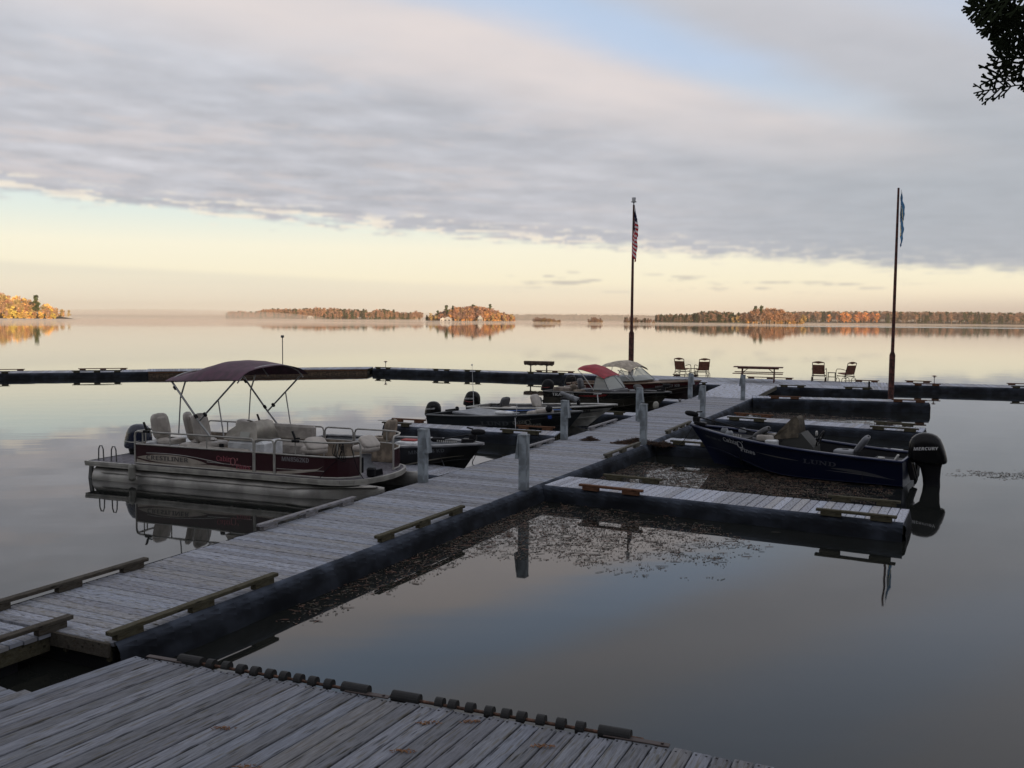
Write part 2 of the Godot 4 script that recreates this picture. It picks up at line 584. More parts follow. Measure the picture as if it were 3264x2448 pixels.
# the flexible skirt that hangs from a dock's edge: rounded shoulder, wrinkled, down below the water
func skirt(parent: Node, a: Vector2, b: Vector2, out: Vector2, y: float, flare: float, seed_: int, called := "skirt", step := 0.22) -> void:
	var l := a.distance_to(b)
	var n := maxi(2, int(l / step))
	var ns := noise(seed_, 0.35, 3)
	var prof := [Vector2(-0.015, 0.004), Vector2(0.02, 0.003), Vector2(0.055, -0.022), Vector2(0.085, -0.075), Vector2(0.105, -0.15), Vector2(0.125, -0.24), Vector2(0.145, -y - 0.02), Vector2(0.15, -y - 0.2)]
	var g := []
	for i in n + 1:
		var t := float(i) / n
		var p := a.lerp(b, t)
		var row := PackedVector3Array()
		for k in prof.size():
			var q: Vector2 = prof[k]
			var am := 0.0 if k == 0 else 0.035 * minf(1.0, k / 3.0)
			var w := ns.get_noise_2d(t * l * 2.0, k * 0.8) * am + ns.get_noise_2d(t * l * 7.0 + 50.0, k * 1.4) * am * 0.4
			var oo := q.x * flare + (w if flare > 0.3 else w * 0.5)
			row.append(v3(p + out * oo, y + q.y + w * 0.25 * (1.0 if k < 5 else 0.0)))
		g.append(row)
	var bf := Buf.new()
	bf.sheet(g, null, false, step, 0.1)
	# frost lies on the shoulder; the hanging part is bare black-blue sheet
	for i in bf.v.size():
		var dy := y - bf.v[i].y
		var f := (0.20 if flare > 0.9 else 0.10) + (0.55 if flare > 0.9 else 0.18) * smoothstep(0.11, 0.01, dy + 0.03 * ns.get_noise_2d(bf.v[i].x * 6.0, bf.v[i].z * 6.0))
		f += 0.10 * maxf(0.0, ns.get_noise_2d(bf.v[i].x * 3.0 + 77.0, bf.v[i].z * 3.0 + dy * 4.0)) * (1.0 if flare > 0.9 else 0.3)
		bf.c[i] = Color(f, f, f)
	# keep the outside facing out
	var mean := Vector3.ZERO
	for k in bf.n: mean += k
	if mean.dot(Vector3(out.x, 0.2, out.y)) < 0.0:
		for k in bf.n.size(): bf.n[k] = -bf.n[k]
		for k in range(0, bf.v.size(), 3):
			var tv := bf.v[k + 1]; bf.v[k + 1] = bf.v[k + 2]; bf.v[k + 2] = tv
			var tn := bf.n[k + 1]; bf.n[k + 1] = bf.n[k + 2]; bf.n[k + 2] = tn
			var tt := bf.t[k + 1]; bf.t[k + 1] = bf.t[k + 2]; bf.t[k + 2] = tt
	put(called, bf, M.rubber, parent)

# a bumper board on spacer blocks, from s0 to s1 along an edge
func bumper(parent: Node, a: Vector2, b: Vector2, s0: float, s1: float, y: float, blocks: int, tone: int, inset := 0.05) -> void:
	var u := (b - a).normalized()
	var w := Vector2(-u.y, u.x)
	var l := s1 - s0
	var mid := a + u * (s0 + s1) * 0.5 + w * inset
	var x := Vector3(u.x, 0, u.y)
	var bs := Basis(x, Vector3.UP, x.cross(Vector3.UP))
	var o := put("bumper_rail", rail_box(l, 0.09, 0.042), M.rail[tone], parent, Transform3D(bs, v3(mid, y + 0.088)))
	var bl := minf(0.32, l / (blocks * 1.9))
	for k in blocks:
		var t := -l * 0.5 + bl * 0.5 + 0.07 + (l - bl - 0.14) * k / maxi(1, blocks - 1)
		put("spacer_block", rail_box(bl, 0.08, 0.067), M.rail[tone], o, Transform3D(Basis(), Vector3(t, -0.0545, 0)))

# deck between side 1 (a to b) and side 2 (d to c)
func deck(o: Node, a: Vector2, b: Vector2, c: Vector2, d: Vector2, y: float, pitch := 0.145, run := 0.0) -> void:
	var n := int(round((a.distance_to(b) + d.distance_to(c)) * 0.5 / pitch))
	for i in n:
		var t := (i + 0.5) / n
		var p := a.lerp(b, t)
		var q := d.lerp(c, t)
		var e := (q - p).normalized()
		var ov := rng.randf_range(0.0, 0.012)
		plank(o, v3(p - e * ov, y), v3(q + e * rng.randf_range(0.0, 0.012), y), pitch - 0.011)
	# framing under the boards
	var f := Buf.new()
	for t in [0.04, 0.35, 0.65, 0.96]:
		f.bar(v3(a.lerp(d, t), y - 0.115), v3(b.lerp(c, t), y - 0.115), 0.045, 0.15)
	put("under_frame", f, M.rail[2], o)

func floats(o: Node, a: Vector2, b: Vector2, c: Vector2, d: Vector2, y: float) -> void:
	var f := Buf.new()
	var i := 0.06
	var l := a.distance_to(b)
	var n := maxi(1, int(l / 2.4))
	for k in n:
		var t0 := (k + 0.08) / n
		var t1 := (k + 0.92) / n
		var p := [a.lerp(b, t0).lerp(d.lerp(c, t0), i), a.lerp(b, t1).lerp(d.lerp(c, t1), i), a.lerp(b, t1).lerp(d.lerp(c, t1), 1.0 - i), a.lerp(b, t0).lerp(d.lerp(c, t0), 1.0 - i)]
		var top := []
		var bot := []
		for q: Vector2 in p:
			top.append(v3(q, y - 0.20)); bot.append(v3(q, -0.25))
		for m in 4:
			var m2 := (m + 1) % 4
			f.quad(top[m], top[m2], bot[m2], bot[m], (top[m] + top[m2]) * 0.5 - (top[0] + top[2]) * 0.5)
		f.quad(top[0], top[1], top[2], top[3], Vector3.UP)
	put("float", f, M.black, o)

func dock(called: String, label: String, a: Vector2, b: Vector2, c: Vector2, d: Vector2, y: float, sides: String, pitch := 0.145) -> Node3D:
	var o := Node3D.new()
	o.name = nm(self, called)
	add_child(o, true)
	tag(o, label, "dock", "floating dock sections")
	deck(o, a, b, c, d, y, pitch)
	floats(o, a, b, c, d, y)
	var sd := rng.randi() % 900
	if "1" in sides: skirt(o, a, b, (a - d).normalized(), y, 1.0, sd)
	if "2" in sides: skirt(o, d, c, (d - a).normalized(), y, 0.5, sd + 1)
	if "e" in sides: skirt(o, b, c, (b - a).normalized(), y - 0.04, 0.4, sd + 2)
	if "s" in sides: skirt(o, a, d, (a - b).normalized(), y - 0.04, 0.4, sd + 3)
	return o

# ---------------------------------------------------------------- open motor boats
class Hull:
	var L := 5.0
	var B := 1.9
	var hb := 0.9
	var hs := 0.55
	var tr := 0.86
	var rake := 0.6
	var draft := 0.22
	var split := 0.55
	var flare := 0.5
	func half(u: float) -> float:
		var aft := lerpf(tr, 1.0, smoothstep(0.0, 0.42, u))
		var fore := 1.0
		if u > 0.45:
			fore = 1.0 - pow((u - 0.45) / 0.55, 2.35)
		return maxf(B * 0.5 * aft * fore, 0.012)
	func sheer(u: float) -> float:
		return hs + (hb - hs) * pow(maxf(u, 0.0), 1.5)
	# level 0 keel, 1 chine, 2 colour split, 3 gunwale; returns x, y, half width
	func at(u: float, k: float) -> Vector3:
		var g := Vector3(u * L, sheer(u), half(u))
		var ck := Vector3(u * (L - rake * 0.62), 0.03 + 0.42 * hb * smoothstep(0.5, 1.0, u), maxf(half(u) * (0.82 - flare * pow(u, 3.0)), 0.01))
		var ke := Vector3(u * (L - rake), -draft + (draft + 0.05) * smoothstep(0.62, 1.0, u), 0.004)
		if k <= 1.0:
			return ke.lerp(ck, k)
		if k <= 2.0:
			return ck.lerp(g, (k - 1.0) * split)
		return ck.lerp(g, split + (k - 2.0) * (1.0 - split))
	func p(u: float, k: float, side: float) -> Vector3:
		var q := at(u, k)
		return Vector3(q.x, q.y, q.z * side)
	# the inside of the skin at height y: the level it lies at
	func level(u: float, y: float) -> float:
		var lo := 0.0
		var hi := 3.0
		for i in 14:
			var m := (lo + hi) * 0.5
			if at(u, m).y < y: lo = m
			else: hi = m
		return lo
	func inner(u: float, k: float, side: float, t := 0.06) -> Vector3:
		var q := at(u, k)
		return Vector3(q.x, q.y, maxf(q.z - t, 0.003) * side)
	# a place on the outside, x towards the bow for side +1 and towards the stern for side -1, z outward
	func on(u: float, k: float, side: float, off := 0.008) -> Transform3D:
		var o := p(u, k, side)
		var dx := (p(u + 0.03, k, side) - p(u - 0.03, k, side)).normalized() * side
		var dy := (p(u, minf(k + 0.2, 3.0), side) - p(u, minf(k + 0.2, 3.0) - 0.4, side)).normalized()
		var z := dx.cross(dy).normalized()
		return Transform3D(Basis(dx, z.cross(dx), z), o + z * off)

func hull_us(n: int) -> Array:
	var a := []
	for i in n + 1:
		a.append(1.0 - pow(1.0 - float(i) / n, 1.35))
	return a

func build_hull(o: Node3D, h: Hull, low: Material, up: Material, rail: Material, inner: Material, floor_m: Material, deck_u := 0.66, deck_drop := 0.10, aft_deck := 0.14) -> void:
	var us := hull_us(20)
	var names := ["hull_bottom", "hull_side", "hull_stripe"]
	var ms := [low, low, up]
	for k in 3:
		var b := Buf.new()
		for side in [-1.0, 1.0]:
			var g := []
			for u in us:
				var row := PackedVector3Array()
				for m in 3:
					row.append(h.p(u, k + m * 0.5, side))
				g.append(row)
			b.sheet(g, Vector3(h.L * 0.45, h.hs * 0.5, 0))
		if k == 1:
			# the transom closes the stern
			var tp := [h.p(0, 3, 1), h.p(0, 1, 1), h.p(0, 0, 1), h.p(0, 1, -1), h.p(0, 3, -1)]
			for m in range(1, 4):
				b.face(tp[0], tp[m], tp[m + 1], Vector3.LEFT)
		put(names[k], b, ms[k], o)
	# spray rail along the chine
	for side in [-1.0, 1.0]:
		var pts := []
		for u in us: pts.append(h.p(minf(u, 0.985), 1.04, side) + Vector3(0, 0, 0.006 * side))
		var b := Buf.new()
		b.tube(pts, 0.012, 5)
		put("spray_rail", b, low, o)
	var gw := Buf.new()
	for side in [-1.0, 1.0]:
		var rings := []
		for u in us:
			var q := h.p(u, 3, side)
			var inw: float = -side * minf(0.085, absf(q.z) - 0.004)
			rings.append(PackedVector3Array([q + Vector3(0, -0.035, side * 0.018), q + Vector3(0, 0.006, side * 0.022), q + Vector3(0, 0.022, side * 0.004), q + Vector3(0, 0.020, inw), q + Vector3(0, -0.03, inw)]))
		gw.loft(rings)
	gw.bar(h.p(0, 3, -1) + Vector3(0.012, 0, 0), h.p(0, 3, 1) + Vector3(0.012, 0, 0), 0.06, 0.045, 0.008)
	put("gunwale", gw, rail, o)
	var fy := 0.12
	for side in [-1.0, 1.0]:
		var li := Buf.new()
		var g := []
		for i in 17:
			var u := 0.005 + (deck_u + 0.04) * i / 16.0
			var kf := h.level(u, fy - 0.02)
			var row := PackedVector3Array()
			for m in 5: row.append(h.inner(u, lerpf(2.93, kf, m / 4.0), side))
			g.append(row)
		li.sheet(g)
		put("liner", li, inner, o)
	var fl := Buf.new()
	for i in 16:
		var u0 := 0.005 + (deck_u + 0.04) * i / 16.0
		var u1 := 0.005 + (deck_u + 0.04) * (i + 1) / 16.0
		var a := h.inner(u0, h.level(u0, fy), 1.0, 0.055)
		var c := h.inner(u1, h.level(u1, fy), 1.0, 0.055)
		fl.quad(Vector3(a.x, fy, -a.z), Vector3(c.x, fy, -c.z), Vector3(c.x, fy, c.z), Vector3(a.x, fy, a.z), Vector3.UP)
	put("floor", fl, floor_m, o)
	var dk := Buf.new()
	var prev := []
	for i in 11:
		var u := deck_u + (0.985 - deck_u) * i / 10.0
		var q := h.p(u, 3, 1)
		var y := q.y - deck_drop * (1.0 - smoothstep(0.85, 1.0, u) * 0.9)
		var z := h.inner(u, h.level(u, y), 1.0, 0.045).z
		var cur := [Vector3(q.x, y, -z), Vector3(q.x, y, z)]
		if i > 0:
			dk.quad(prev[0], cur[0], cur[1], prev[1], Vector3.UP)
		else:
			var fb := h.inner(u, h.level(u, fy), 1.0)
			dk.quad(cur[0], cur[1], Vector3(q.x, fy, fb.z), Vector3(q.x, fy, -fb.z), Vector3.LEFT)
		prev = cur
	put("bow_deck", dk, floor_m, o)
	if aft_deck > 0.0:
		var ad := Buf.new()
		var q0 := h.p(0.01, 3, 1)
		var q1 := h.p(aft_deck, 3, 1)
		var y2 := h.hs - 0.13
		ad.quad(Vector3(q0.x, y2, -q0.z + 0.07), Vector3(q1.x, y2, -q1.z + 0.08), Vector3(q1.x, y2, q1.z - 0.08), Vector3(q0.x, y2, q0.z - 0.07), Vector3.UP)
		ad.quad(Vector3(q1.x, y2, -q1.z + 0.08), Vector3(q1.x, y2, q1.z - 0.08), Vector3(q1.x, 0.12, q1.z - 0.08), Vector3(q1.x, 0.12, -q1.z + 0.08), Vector3.RIGHT)
		put("stern_deck", ad, floor_m, o)

func ring_xz(y: float, xf: float, xb: float, hw: float, k := 0.62, n := 16) -> PackedVector3Array:
	var r := PackedVector3Array()
	for i in n:
		var a := TAU * i / n
		var cx := signf(cos(a)) * pow(absf(cos(a)), k)
		var cz := signf(sin(a)) * pow(absf(sin(a)), k)
		r.append(Vector3((xf + xb) * 0.5 + (xf - xb) * 0.5 * cx, y, hw * cz))
	return r

# an outboard motor hung on a transom at the boat's own origin; s scales it about the transom top
func outboard(o: Node3D, top: float, s: float, cowl_m: Material, side: float, word: String, stripe: Material = null, tilt := 0.0) -> void:
	var base := Transform3D(Basis(Vector3(0, 0, 1), tilt).scaled(Vector3.ONE * s), Vector3(-0.02, top, 0))
	# written for a cowl that tops out 1.1 m above the water; y is measured from there
	var lv := [[0.0, -0.24, -0.34, 0.05], [-0.012, -0.17, -0.42, 0.10], [-0.045, -0.09, -0.50, 0.15], [-0.11, -0.01, -0.57, 0.185], [-0.20, 0.03, -0.62, 0.205], [-0.31, 0.045, -0.665, 0.212], [-0.42, 0.05, -0.70, 0.208], [-0.50, 0.045, -0.715, 0.20], [-0.545, 0.03, -0.70, 0.185], [-0.56, 0.01, -0.67, 0.165]]
	var b := Buf.new()
	var rings := []
	for r in lv: rings.append(ring_xz(r[0] * 1.12, r[1], r[2], r[3], 0.7, 20))
	b.loft(rings)
	var cowl := put("cowl", b, cowl_m, o, base)
	b = Buf.new()
	rings = []
	for r in [[-0.555, -0.02, -0.66, 0.15], [-0.64, -0.08, -0.62, 0.12], [-0.74, -0.20, -0.60, 0.085], [-0.95, -0.25, -0.59, 0.07], [-1.15, -0.27, -0.60, 0.055], [-1.16, -0.20, -0.68, 0.10], [-1.18, -0.21, -0.67, 0.10], [-1.45, -0.3, -0.56, 0.05]]:
		rings.append(ring_xz(r[0], r[1], r[2], r[3], 0.8, 12))
	b.loft(rings)
	put("drive_leg", b, M.black, o, base)
	b = Buf.new()
	b.bar(Vector3(0.05, -0.52, -0.11), Vector3(-0.09, -1.0, -0.11), 0.05, 0.12, 0.012)
	b.bar(Vector3(0.05, -0.52, 0.11), Vector3(-0.09, -1.0, 0.11), 0.05, 0.12, 0.012)
	b.box(Vector3(-0.05, -0.60, 0), Vector3(0.2, 0.06, 0.26), 0.012)
	b.tube([Vector3(-0.02, -0.66, -0.14), Vector3(-0.02, -0.66, 0.14)], 0.03, 8)
	put("clamp_bracket", b, M.black, o, base)
	if word:
		var f := Basis(Vector3(side, 0, 0), Vector3.UP, Vector3(0, 0, side))
		text(word, 0.062, M.letter, cowl, Transform3D(f * Basis(Vector3(0, 0, 1), 0.10), Vector3(-0.32, -0.31, 0.217 * side)), "Droid Sans", true, 0.22, 1.18)
	if stripe:
		b = Buf.new()
		var pts := []
		for i in 7: pts.append(Vector3(-0.08 - 0.52 * i / 6.0, -0.40 - 0.05 * sin(i * 0.5), 0.214 * side))
		b.tube(pts, [0.003, 0.01, 0.013, 0.013, 0.012, 0.008, 0.002], 5)
		put("cowl_stripe", b, stripe, cowl)

func seat(o: Node3D, at: Vector3, yaw: float, shell: Material, pad: Material, back_h := 0.42, fold := 0.0, post := 0.3, w := 0.46) -> void:
	var bs := Basis(Vector3.UP, yaw)
	var b := Buf.new()
	b.pillow(at + bs * Vector3(0, 0.06, 0), Vector3(0.48, 0.14, w), bs, 0.5)
	var base := put("seat", b, pad, o)
	b = Buf.new()
	var bb := bs * Basis(Vector3(0, 0, 1), 0.22 - fold)
	b.pillow(at + bs * Vector3(-0.22, 0.08, 0) + bb * Vector3(0, back_h * 0.5, 0), Vector3(0.13, back_h, w), bb, 0.55)
	put("seat_back", b, shell, o)
	if fold == 0.0:
		b = Buf.new()
		b.pillow(at + bs * Vector3(-0.22, 0.08, 0) + bb * Vector3(0.035, back_h * 0.5, 0), Vector3(0.10, back_h * 0.72, w * 0.66), bb, 0.5)
		put("back_pad", b, pad, base)
	if post > 0.0:
		b = Buf.new()
		b.tube([at, at - Vector3(0, post, 0)], 0.035, 8)
		put("pedestal", b, M.alu, o)

func trolling_motor(o: Node3D, at: Vector3, dir: Vector3, l := 0.75, head := true) -> void:
	# stowed flat on the bow: mount plate, shaft, control head, and the finned drive pod
	var d := dir.normalized()
	var b := Buf.new()
	b.box(at + d * 0.08 + Vector3(0, 0.05, 0), Vector3(0.28, 0.07, 0.2), 0.015, Basis(d, Vector3.UP, d.cross(Vector3.UP)))
	b.box(at - d * 0.02 + Vector3(0, 0.12, 0), Vector3(0.16, 0.13, 0.13), 0.02, Basis(d, Vector3.UP, d.cross(Vector3.UP)))
	var tm := put("trolling_motor", b, M.black, o)
	b = Buf.new()
	b.tube([at - d * 0.1 + Vector3(0, 0.2, 0), at + d * l + Vector3(0, 0.04, 0)], 0.016, 6)
	put("shaft", b, M.black, tm)
	b = Buf.new()
	b.pillow(at - d * 0.14 + Vector3(0, 0.24, 0), Vector3(0.34, 0.13, 0.15), Basis(d, Vector3.UP, d.cross(Vector3.UP)), 0.8)
	b.bar(at - d * 0.02 + Vector3(0, 0.30, 0), at + d * 0.12 + Vector3(0, 0.33, 0), 0.06, 0.03, 0.008)
	put("control_head", b, M.black, tm)
	b = Buf.new()
	b.tube([at + d * (l - 0.12) + Vector3(0, 0.03, 0), at + d * (l - 0.05) + Vector3(0, 0.03, 0), at + d * (l + 0.15) + Vector3(0, 0.03, 0), at + d * (l + 0.22) + Vector3(0, 0.03, 0)], [0.02, 0.055, 0.055, 0.015], 10)
	put("drive_pod", b, M.black, tm)

func cabin_sign(o: Node3D, h: Hull, u: float, side: float, s: float, m: Material, k := 2.6) -> void:
	# "Cabin O' Pines": the O large and shared by the two lines
	var f := h.on(u, k, side)
	var q := func(dx: float, dy: float) -> Transform3D: return Transform3D(f.basis, f.origin + f.basis.x * dx * s + f.basis.y * dy * s)
	text("Cabin", 0.115 * s, m, o, q.call(-0.21, 0.05), "Droid Serif", false)
	text("O", 0.19 * s, m, o, q.call(0.04, 0.01), "Droid Serif", false)
	text("’", 0.12 * s, m, o, q.call(0.14, 0.09), "Droid Serif", false)
	text("Pines", 0.115 * s, m, o, q.call(0.22, -0.105), "Droid Serif", false)

func hull_swoosh(o: Node3D, h: Hull, side: float, u0: float, u1: float, k0: float, k1: float, w: float, m: Material) -> void:
	var b := Buf.new()
	var n := 14
	var prev := []
	for i in n + 1:
		var t := float(i) / n
		var f := h.on(lerpf(u0, u1, t), lerpf(k0, k1, t * t), side, 0.005)
		var ww := w * pow(sin(PI * clampf(t * 0.92 + 0.04, 0.0, 1.0)), 0.8)
		var cur := [f.origin - f.basis.y * ww, f.origin + f.basis.y * ww]
		if i > 0:
			b.quad(prev[0], cur[0], cur[1], prev[1], f.basis.z)
		prev = cur
	put("hull_graphic", b, m, o)

func rope(o: Node, pts: Array, r: float, m: Material, called := "rope") -> void:
	var c := Curve3D.new()
	for i in pts.size():
		var a: Vector3 = pts[maxi(i - 1, 0)]
		var z: Vector3 = pts[mini(i + 1, pts.size() - 1)]
		c.add_point(pts[i], (a - z) * 0.16, (z - a) * 0.16)
	var out := []
	var n := pts.size() * 5
	for i in n + 1:
		out.append(c.sample_baked(c.get_baked_length() * i / n, true))
	var b := Buf.new()
	b.tube(out, r, 5)
	put(called, b, m, o)

func boat(called: String, label: String, bow: Vector2, ang: float, h: Hull, flip := false) -> Node3D:
	# ang: degrees the bow turns from straight right (or left when flipped) towards the viewer
	var a := deg_to_rad(ang)
	var f := Vector2(cos(a), sin(a)) if not flip else Vector2(-cos(a), -sin(a))
	var o := thing(called, label, "boat", v3(bow - f * h.L, 0.0), f, "motor boats at the docks")
	return o

func blue_boat() -> void:
	var h := Hull.new()
	h.L = 4.88; h.B = 1.95; h.hb = 0.93; h.hs = 0.56; h.rake = 0.62; h.split = 0.5
	var o := boat("fishing_boat", "dark blue fishing boat with a big black outboard, right of the walkway", Vector2(4.27, -22.07), 32.0, h, true)
	var blue := mat(0.0022, 0.005, 0.022, 0.3, 0.0, 0.3)
	build_hull(o, h, blue, blue, mat(0.003, 0.009, 0.045, 0.35), mat(0.016, 0.016, 0.018, 0.8, 0.0, 0.25), worn(0.05, 0.05, 0.052, 0.9), 0.72, 0.10, 0.16)
	outboard(o, 1.10, 1.0, M.black_gloss, -1.0, "MERCURY")
	var dim := mat(0.055, 0.06, 0.075, 0.5)
	cabin_sign(o, h, 0.725, -1.0, 1.0, mat(0.50, 0.51, 0.54, 0.5), 2.45)
	text("LUND", 0.10, dim, o, h.on(0.345, 2.25, -1.0), "Droid Serif", true, 0.0, 1.7)
	hull_swoosh(o, h, -1.0, 0.30, 0.06, 1.95, 1.55, 0.035, mat(0.055, 0.057, 0.062, 0.45))
	hull_swoosh(o, h, -1.0, 0.33, 0.03, 1.75, 1.5, 0.010, mat(0.10, 0.10, 0.11, 0.45))
	hull_swoosh(o, h, -1.0, 0.64, 0.44, 2.25, 2.2, 0.014, mat(0.10, 0.10, 0.09, 0.45))
	text("MN 1681 KF", 0.07, mat(0.07, 0.075, 0.09, 0.5), o, h.on(0.88, 2.3, -1.0), "Droid Sans")
	# side console under a canvas cover, wheel, and the low windscreen it hides
	var cb := Buf.new()
	cb.prism(PackedVector2Array([Vector2(1.98, 0.12), Vector2(2.80, 0.12), Vector2(2.74, 0.62), Vector2(2.56, 0.86), Vector2(2.28, 0.90), Vector2(2.0, 0.60)]), 0.62, Vector3(0, 0, 0.02))
	put("console", cb, mat(0.035, 0.035, 0.033, 0.7), o)
	cb = Buf.new()
	cb.loft([PackedVector3Array([Vector3(2.95, 0.70, 0.0), Vector3(2.77, 0.92, 0.0), Vector3(2.51, 1.22, 0.1), Vector3(2.42, 1.26, 0.12), Vector3(2.35, 1.18, 0.1), Vector3(2.33, 0.80, 0.0)]), PackedVector3Array([Vector3(2.95, 0.70, 0.66), Vector3(2.77, 0.92, 0.66), Vector3(2.51, 1.22, 0.54), Vector3(2.42, 1.26, 0.52), Vector3(2.35, 1.18, 0.54), Vector3(2.33, 0.80, 0.66)])])
	put("windscreen_cover", cb, worn(0.105, 0.085, 0.060, 0.9, 0.0, 0.3, 2.0, 31), o)
	cb = Buf.new()
	var ring := []
	for i in 16:
		var a := TAU * i / 16
		ring.append(Vector3(1.93, 0.78, 0.33) + Vector3(-0.07 * sin(a), 0.17 * sin(a), 0.17 * cos(a)))
	cb.tube(ring, 0.016, 6, false, true)
	cb.tube([Vector3(1.93, 0.78, 0.33), Vector3(2.02, 0.74, 0.33)], 0.03, 6)
	cb.bar(Vector3(1.95, 0.78, 0.17), Vector3(1.95, 0.78, 0.49), 0.03, 0.02)
	put("steering_wheel", cb, M.black, o)
	cb = Buf.new()
	cb.pillow(Vector3(1.98, 0.90, 0.2), Vector3(0.05, 0.12, 0.10), Basis(), 0.7)
	put("gauge", cb, M.alu_white, o)
	seat(o, Vector3(1.36, 0.46, 0.25), 0.0, mat(0.12, 0.125, 0.14, 0.5), mat(0.15, 0.155, 0.17, 0.5), 0.46, -0.38)
	seat(o, Vector3(3.10, 0.66, 0.0), PI, mat(0.07, 0.07, 0.075, 0.6), M.vinyl_dark, 0.40, 1.15, 0.3)
	var pads := Buf.new()
	pads.pillow(Vector3(3.02, 0.76, -0.20), Vector3(0.4, 0.15, 0.1), Basis(), 0.5)
	pads.pillow(Vector3(3.02, 0.76, 0.20), Vector3(0.4, 0.15, 0.1), Basis(), 0.5)
	put("light_cushion_panel", pads, M.vinyl, o)
	pads = Buf.new()
	pads.box(Vector3(2.84, 0.60, -0.28), Vector3(0.26, 0.28, 0.22), 0.02)
	put("white_bucket", pads, M.white, o)
	trolling_motor(o, Vector3(4.72, 0.93, 0.02), Vector3(-1, -0.12, 0.12), 1.5)
	var cl := Buf.new()
	cl.box(Vector3(0.14, 0.62, -0.66), Vector3(0.05, 0.14, 0.09), 0.015, Basis(Vector3(0, 0, 1), 0.5))
	cl.box(Vector3(0.42, 0.60, -0.78), Vector3(0.14, 0.05, 0.05), 0.012)
	put("stern_cleat", cl, M.alu_white, o)
	var w := Buf.new()
	for i in 12:
		w.box(Vector3(4.15 - i * 0.055, h.sheer(0.82) - 0.055, -0.32), Vector3(0.025, 0.05, 0.02), 0.004)
	put("bow_vent_slats", w, M.alu_white, o)
	for e in [[4.1, 0.18], [3.82, -0.30], [3.75, 0.42]]:
		w = Buf.new()
		w.lathe([Vector2(0.0, 0.09), Vector2(0.06, 0.08), Vector2(0.09, 0.03), Vector2(0.09, -0.02)], Vector3(e[0], 0.80, e[1]))
		put("pedestal_socket", w, M.grey, o)
	rope(o, [Vector3(4.8, 0.9, -0.02), Vector3(4.95, 0.55, -0.25), Vector3(5.2, 0.36, -0.1)], 0.009, M.black, "bow_line")

func grey_lund() -> void:
	var h := Hull.new()
	h.L = 4.8; h.B = 1.85; h.hb = 0.80; h.hs = 0.50; h.split = 0.45
	var o := boat("fishing_boat", "charcoal fishing boat with white lettering, nearest boat beyond the left finger dock", Vector2(2.02, -26.30), 28.0, h)
	var dark := mat(0.018, 0.022, 0.026, 0.3)
	build_hull(o, h, dark, mat(0.022, 0.027, 0.032, 0.3), mat(0.05, 0.055, 0.06, 0.35), mat(0.06, 0.065, 0.07, 0.7), worn(0.06, 0.06, 0.065, 0.9), 0.68, 0.10, 0.18)
	outboard(o, 0.84, 0.72, M.black_gloss, 1.0, "MERCURY")
	cabin_sign(o, h, 0.72, 1.0, 0.95, mat(0.34, 0.34, 0.31, 0.5), 2.15)
	text("LUND", 0.13, mat(0.09, 0.10, 0.11, 0.4), o, h.on(0.515, 2.3, 1.0), "Droid Serif", true, 0.0, 1.7)
	hull_swoosh(o, h, 1.0, 0.50, 0.16, 2.15, 1.25, 0.016, mat(0.16, 0.16, 0.17, 0.4))
	hull_swoosh(o, h, 1.0, 0.46, 0.12, 2.0, 1.1, 0.022, mat(0.26, 0.26, 0.27, 0.4))
	hull_swoosh(o, h, 1.0, 0.40, 0.24, 1.9, 1.6, 0.024, mat(0.16, 0.03, 0.02, 0.4))
	hull_swoosh(o, h, 1.0, 0.95, 0.56, 2.55, 2.35, 0.008, mat(0.16, 0.16, 0.17, 0.4))
	var b := Buf.new()
	b.pillow(Vector3(2.45, 0.66, 0.35), Vector3(0.55, 0.10, 0.4), Basis(), 0.5)
	put("white_cushion", b, M.white, o)
	for e in [[3.55, 0.74, 0.1, 0.5], [3.62, 0.70, -0.2, 0.32], [3.30, 0.68, 0.25, 0.3]]:
		b = Buf.new()
		b.pillow(Vector3(e[0], e[1], e[2]), Vector3(e[3], 0.17, 0.2), Basis(Vector3(0, 0, 1), 0.15), 0.7)
		put("rolled_cushion", b, M.vinyl, o)
	b = Buf.new()
	b.pillow(Vector3(3.78, 0.82, 0.1), Vector3(0.2, 0.2, 0.2), Basis(), 0.8)
	put("black_cushion_end", b, M.black, o)
	b = Buf.new()
	b.bar(Vector3(0.9, 0.62, 0.0), Vector3(2.4, 0.55, 0.0), 1.5, 0.05, 0.01)
	b.bar(Vector3(1.2, 0.45, 0.0), Vector3(1.6, 0.45, 0.0), 1.5, 0.22, 0.02)
	put("bench_seat", b, M.grey, o)
	b = Buf.new()
	b.tube([Vector3(2.0, 0.62, -0.5), Vector3(4.3, 0.80, -0.3)], 0.018, 6)
	put("stowed_oar", b, mat(0.03, 0.09, 0.28, 0.5), o)
	b = Buf.new()
	b.box(Vector3(0.62, 0.62, 0.0), Vector3(0.10, 0.2, 0.08), 0.02)
	b.bar(Vector3(0.2, 0.58, 0.0), Vector3(0.72, 0.66, 0.06), 0.05, 0.05, 0.012)
	put("tiller_handle", b, M.black, o)
	b = Buf.new()
	b.tube([Vector3(3.1, 0.60, 0.82), Vector3(3.13, 1.0, 0.86)], 0.012, 6)
	b.tube([Vector3(3.10, 0.60, 0.9), Vector3(3.16, 0.12, 0.95)], 0.01, 6)
	put("white_stake", b, M.white, o)
	b = Buf.new()
	b.quad(Vector3(4.02, 0.60, 0.66), Vector3(4.12, 0.605, 0.62), Vector3(4.12, 0.70, 0.64), Vector3(4.02, 0.695, 0.68), Vector3(0, 0, 1))
	put("blue_decal", b, mat(0.02, 0.06, 0.30, 0.5), o)
	rope(o, [Vector3(0.05, 0.45, 0.7), Vector3(-0.3, 0.20, 0.9), Vector3(-0.9, 0.30, 1.3), Vector3(-1.25, 0.33, 1.5)], 0.010, M.cream, "stern_line")

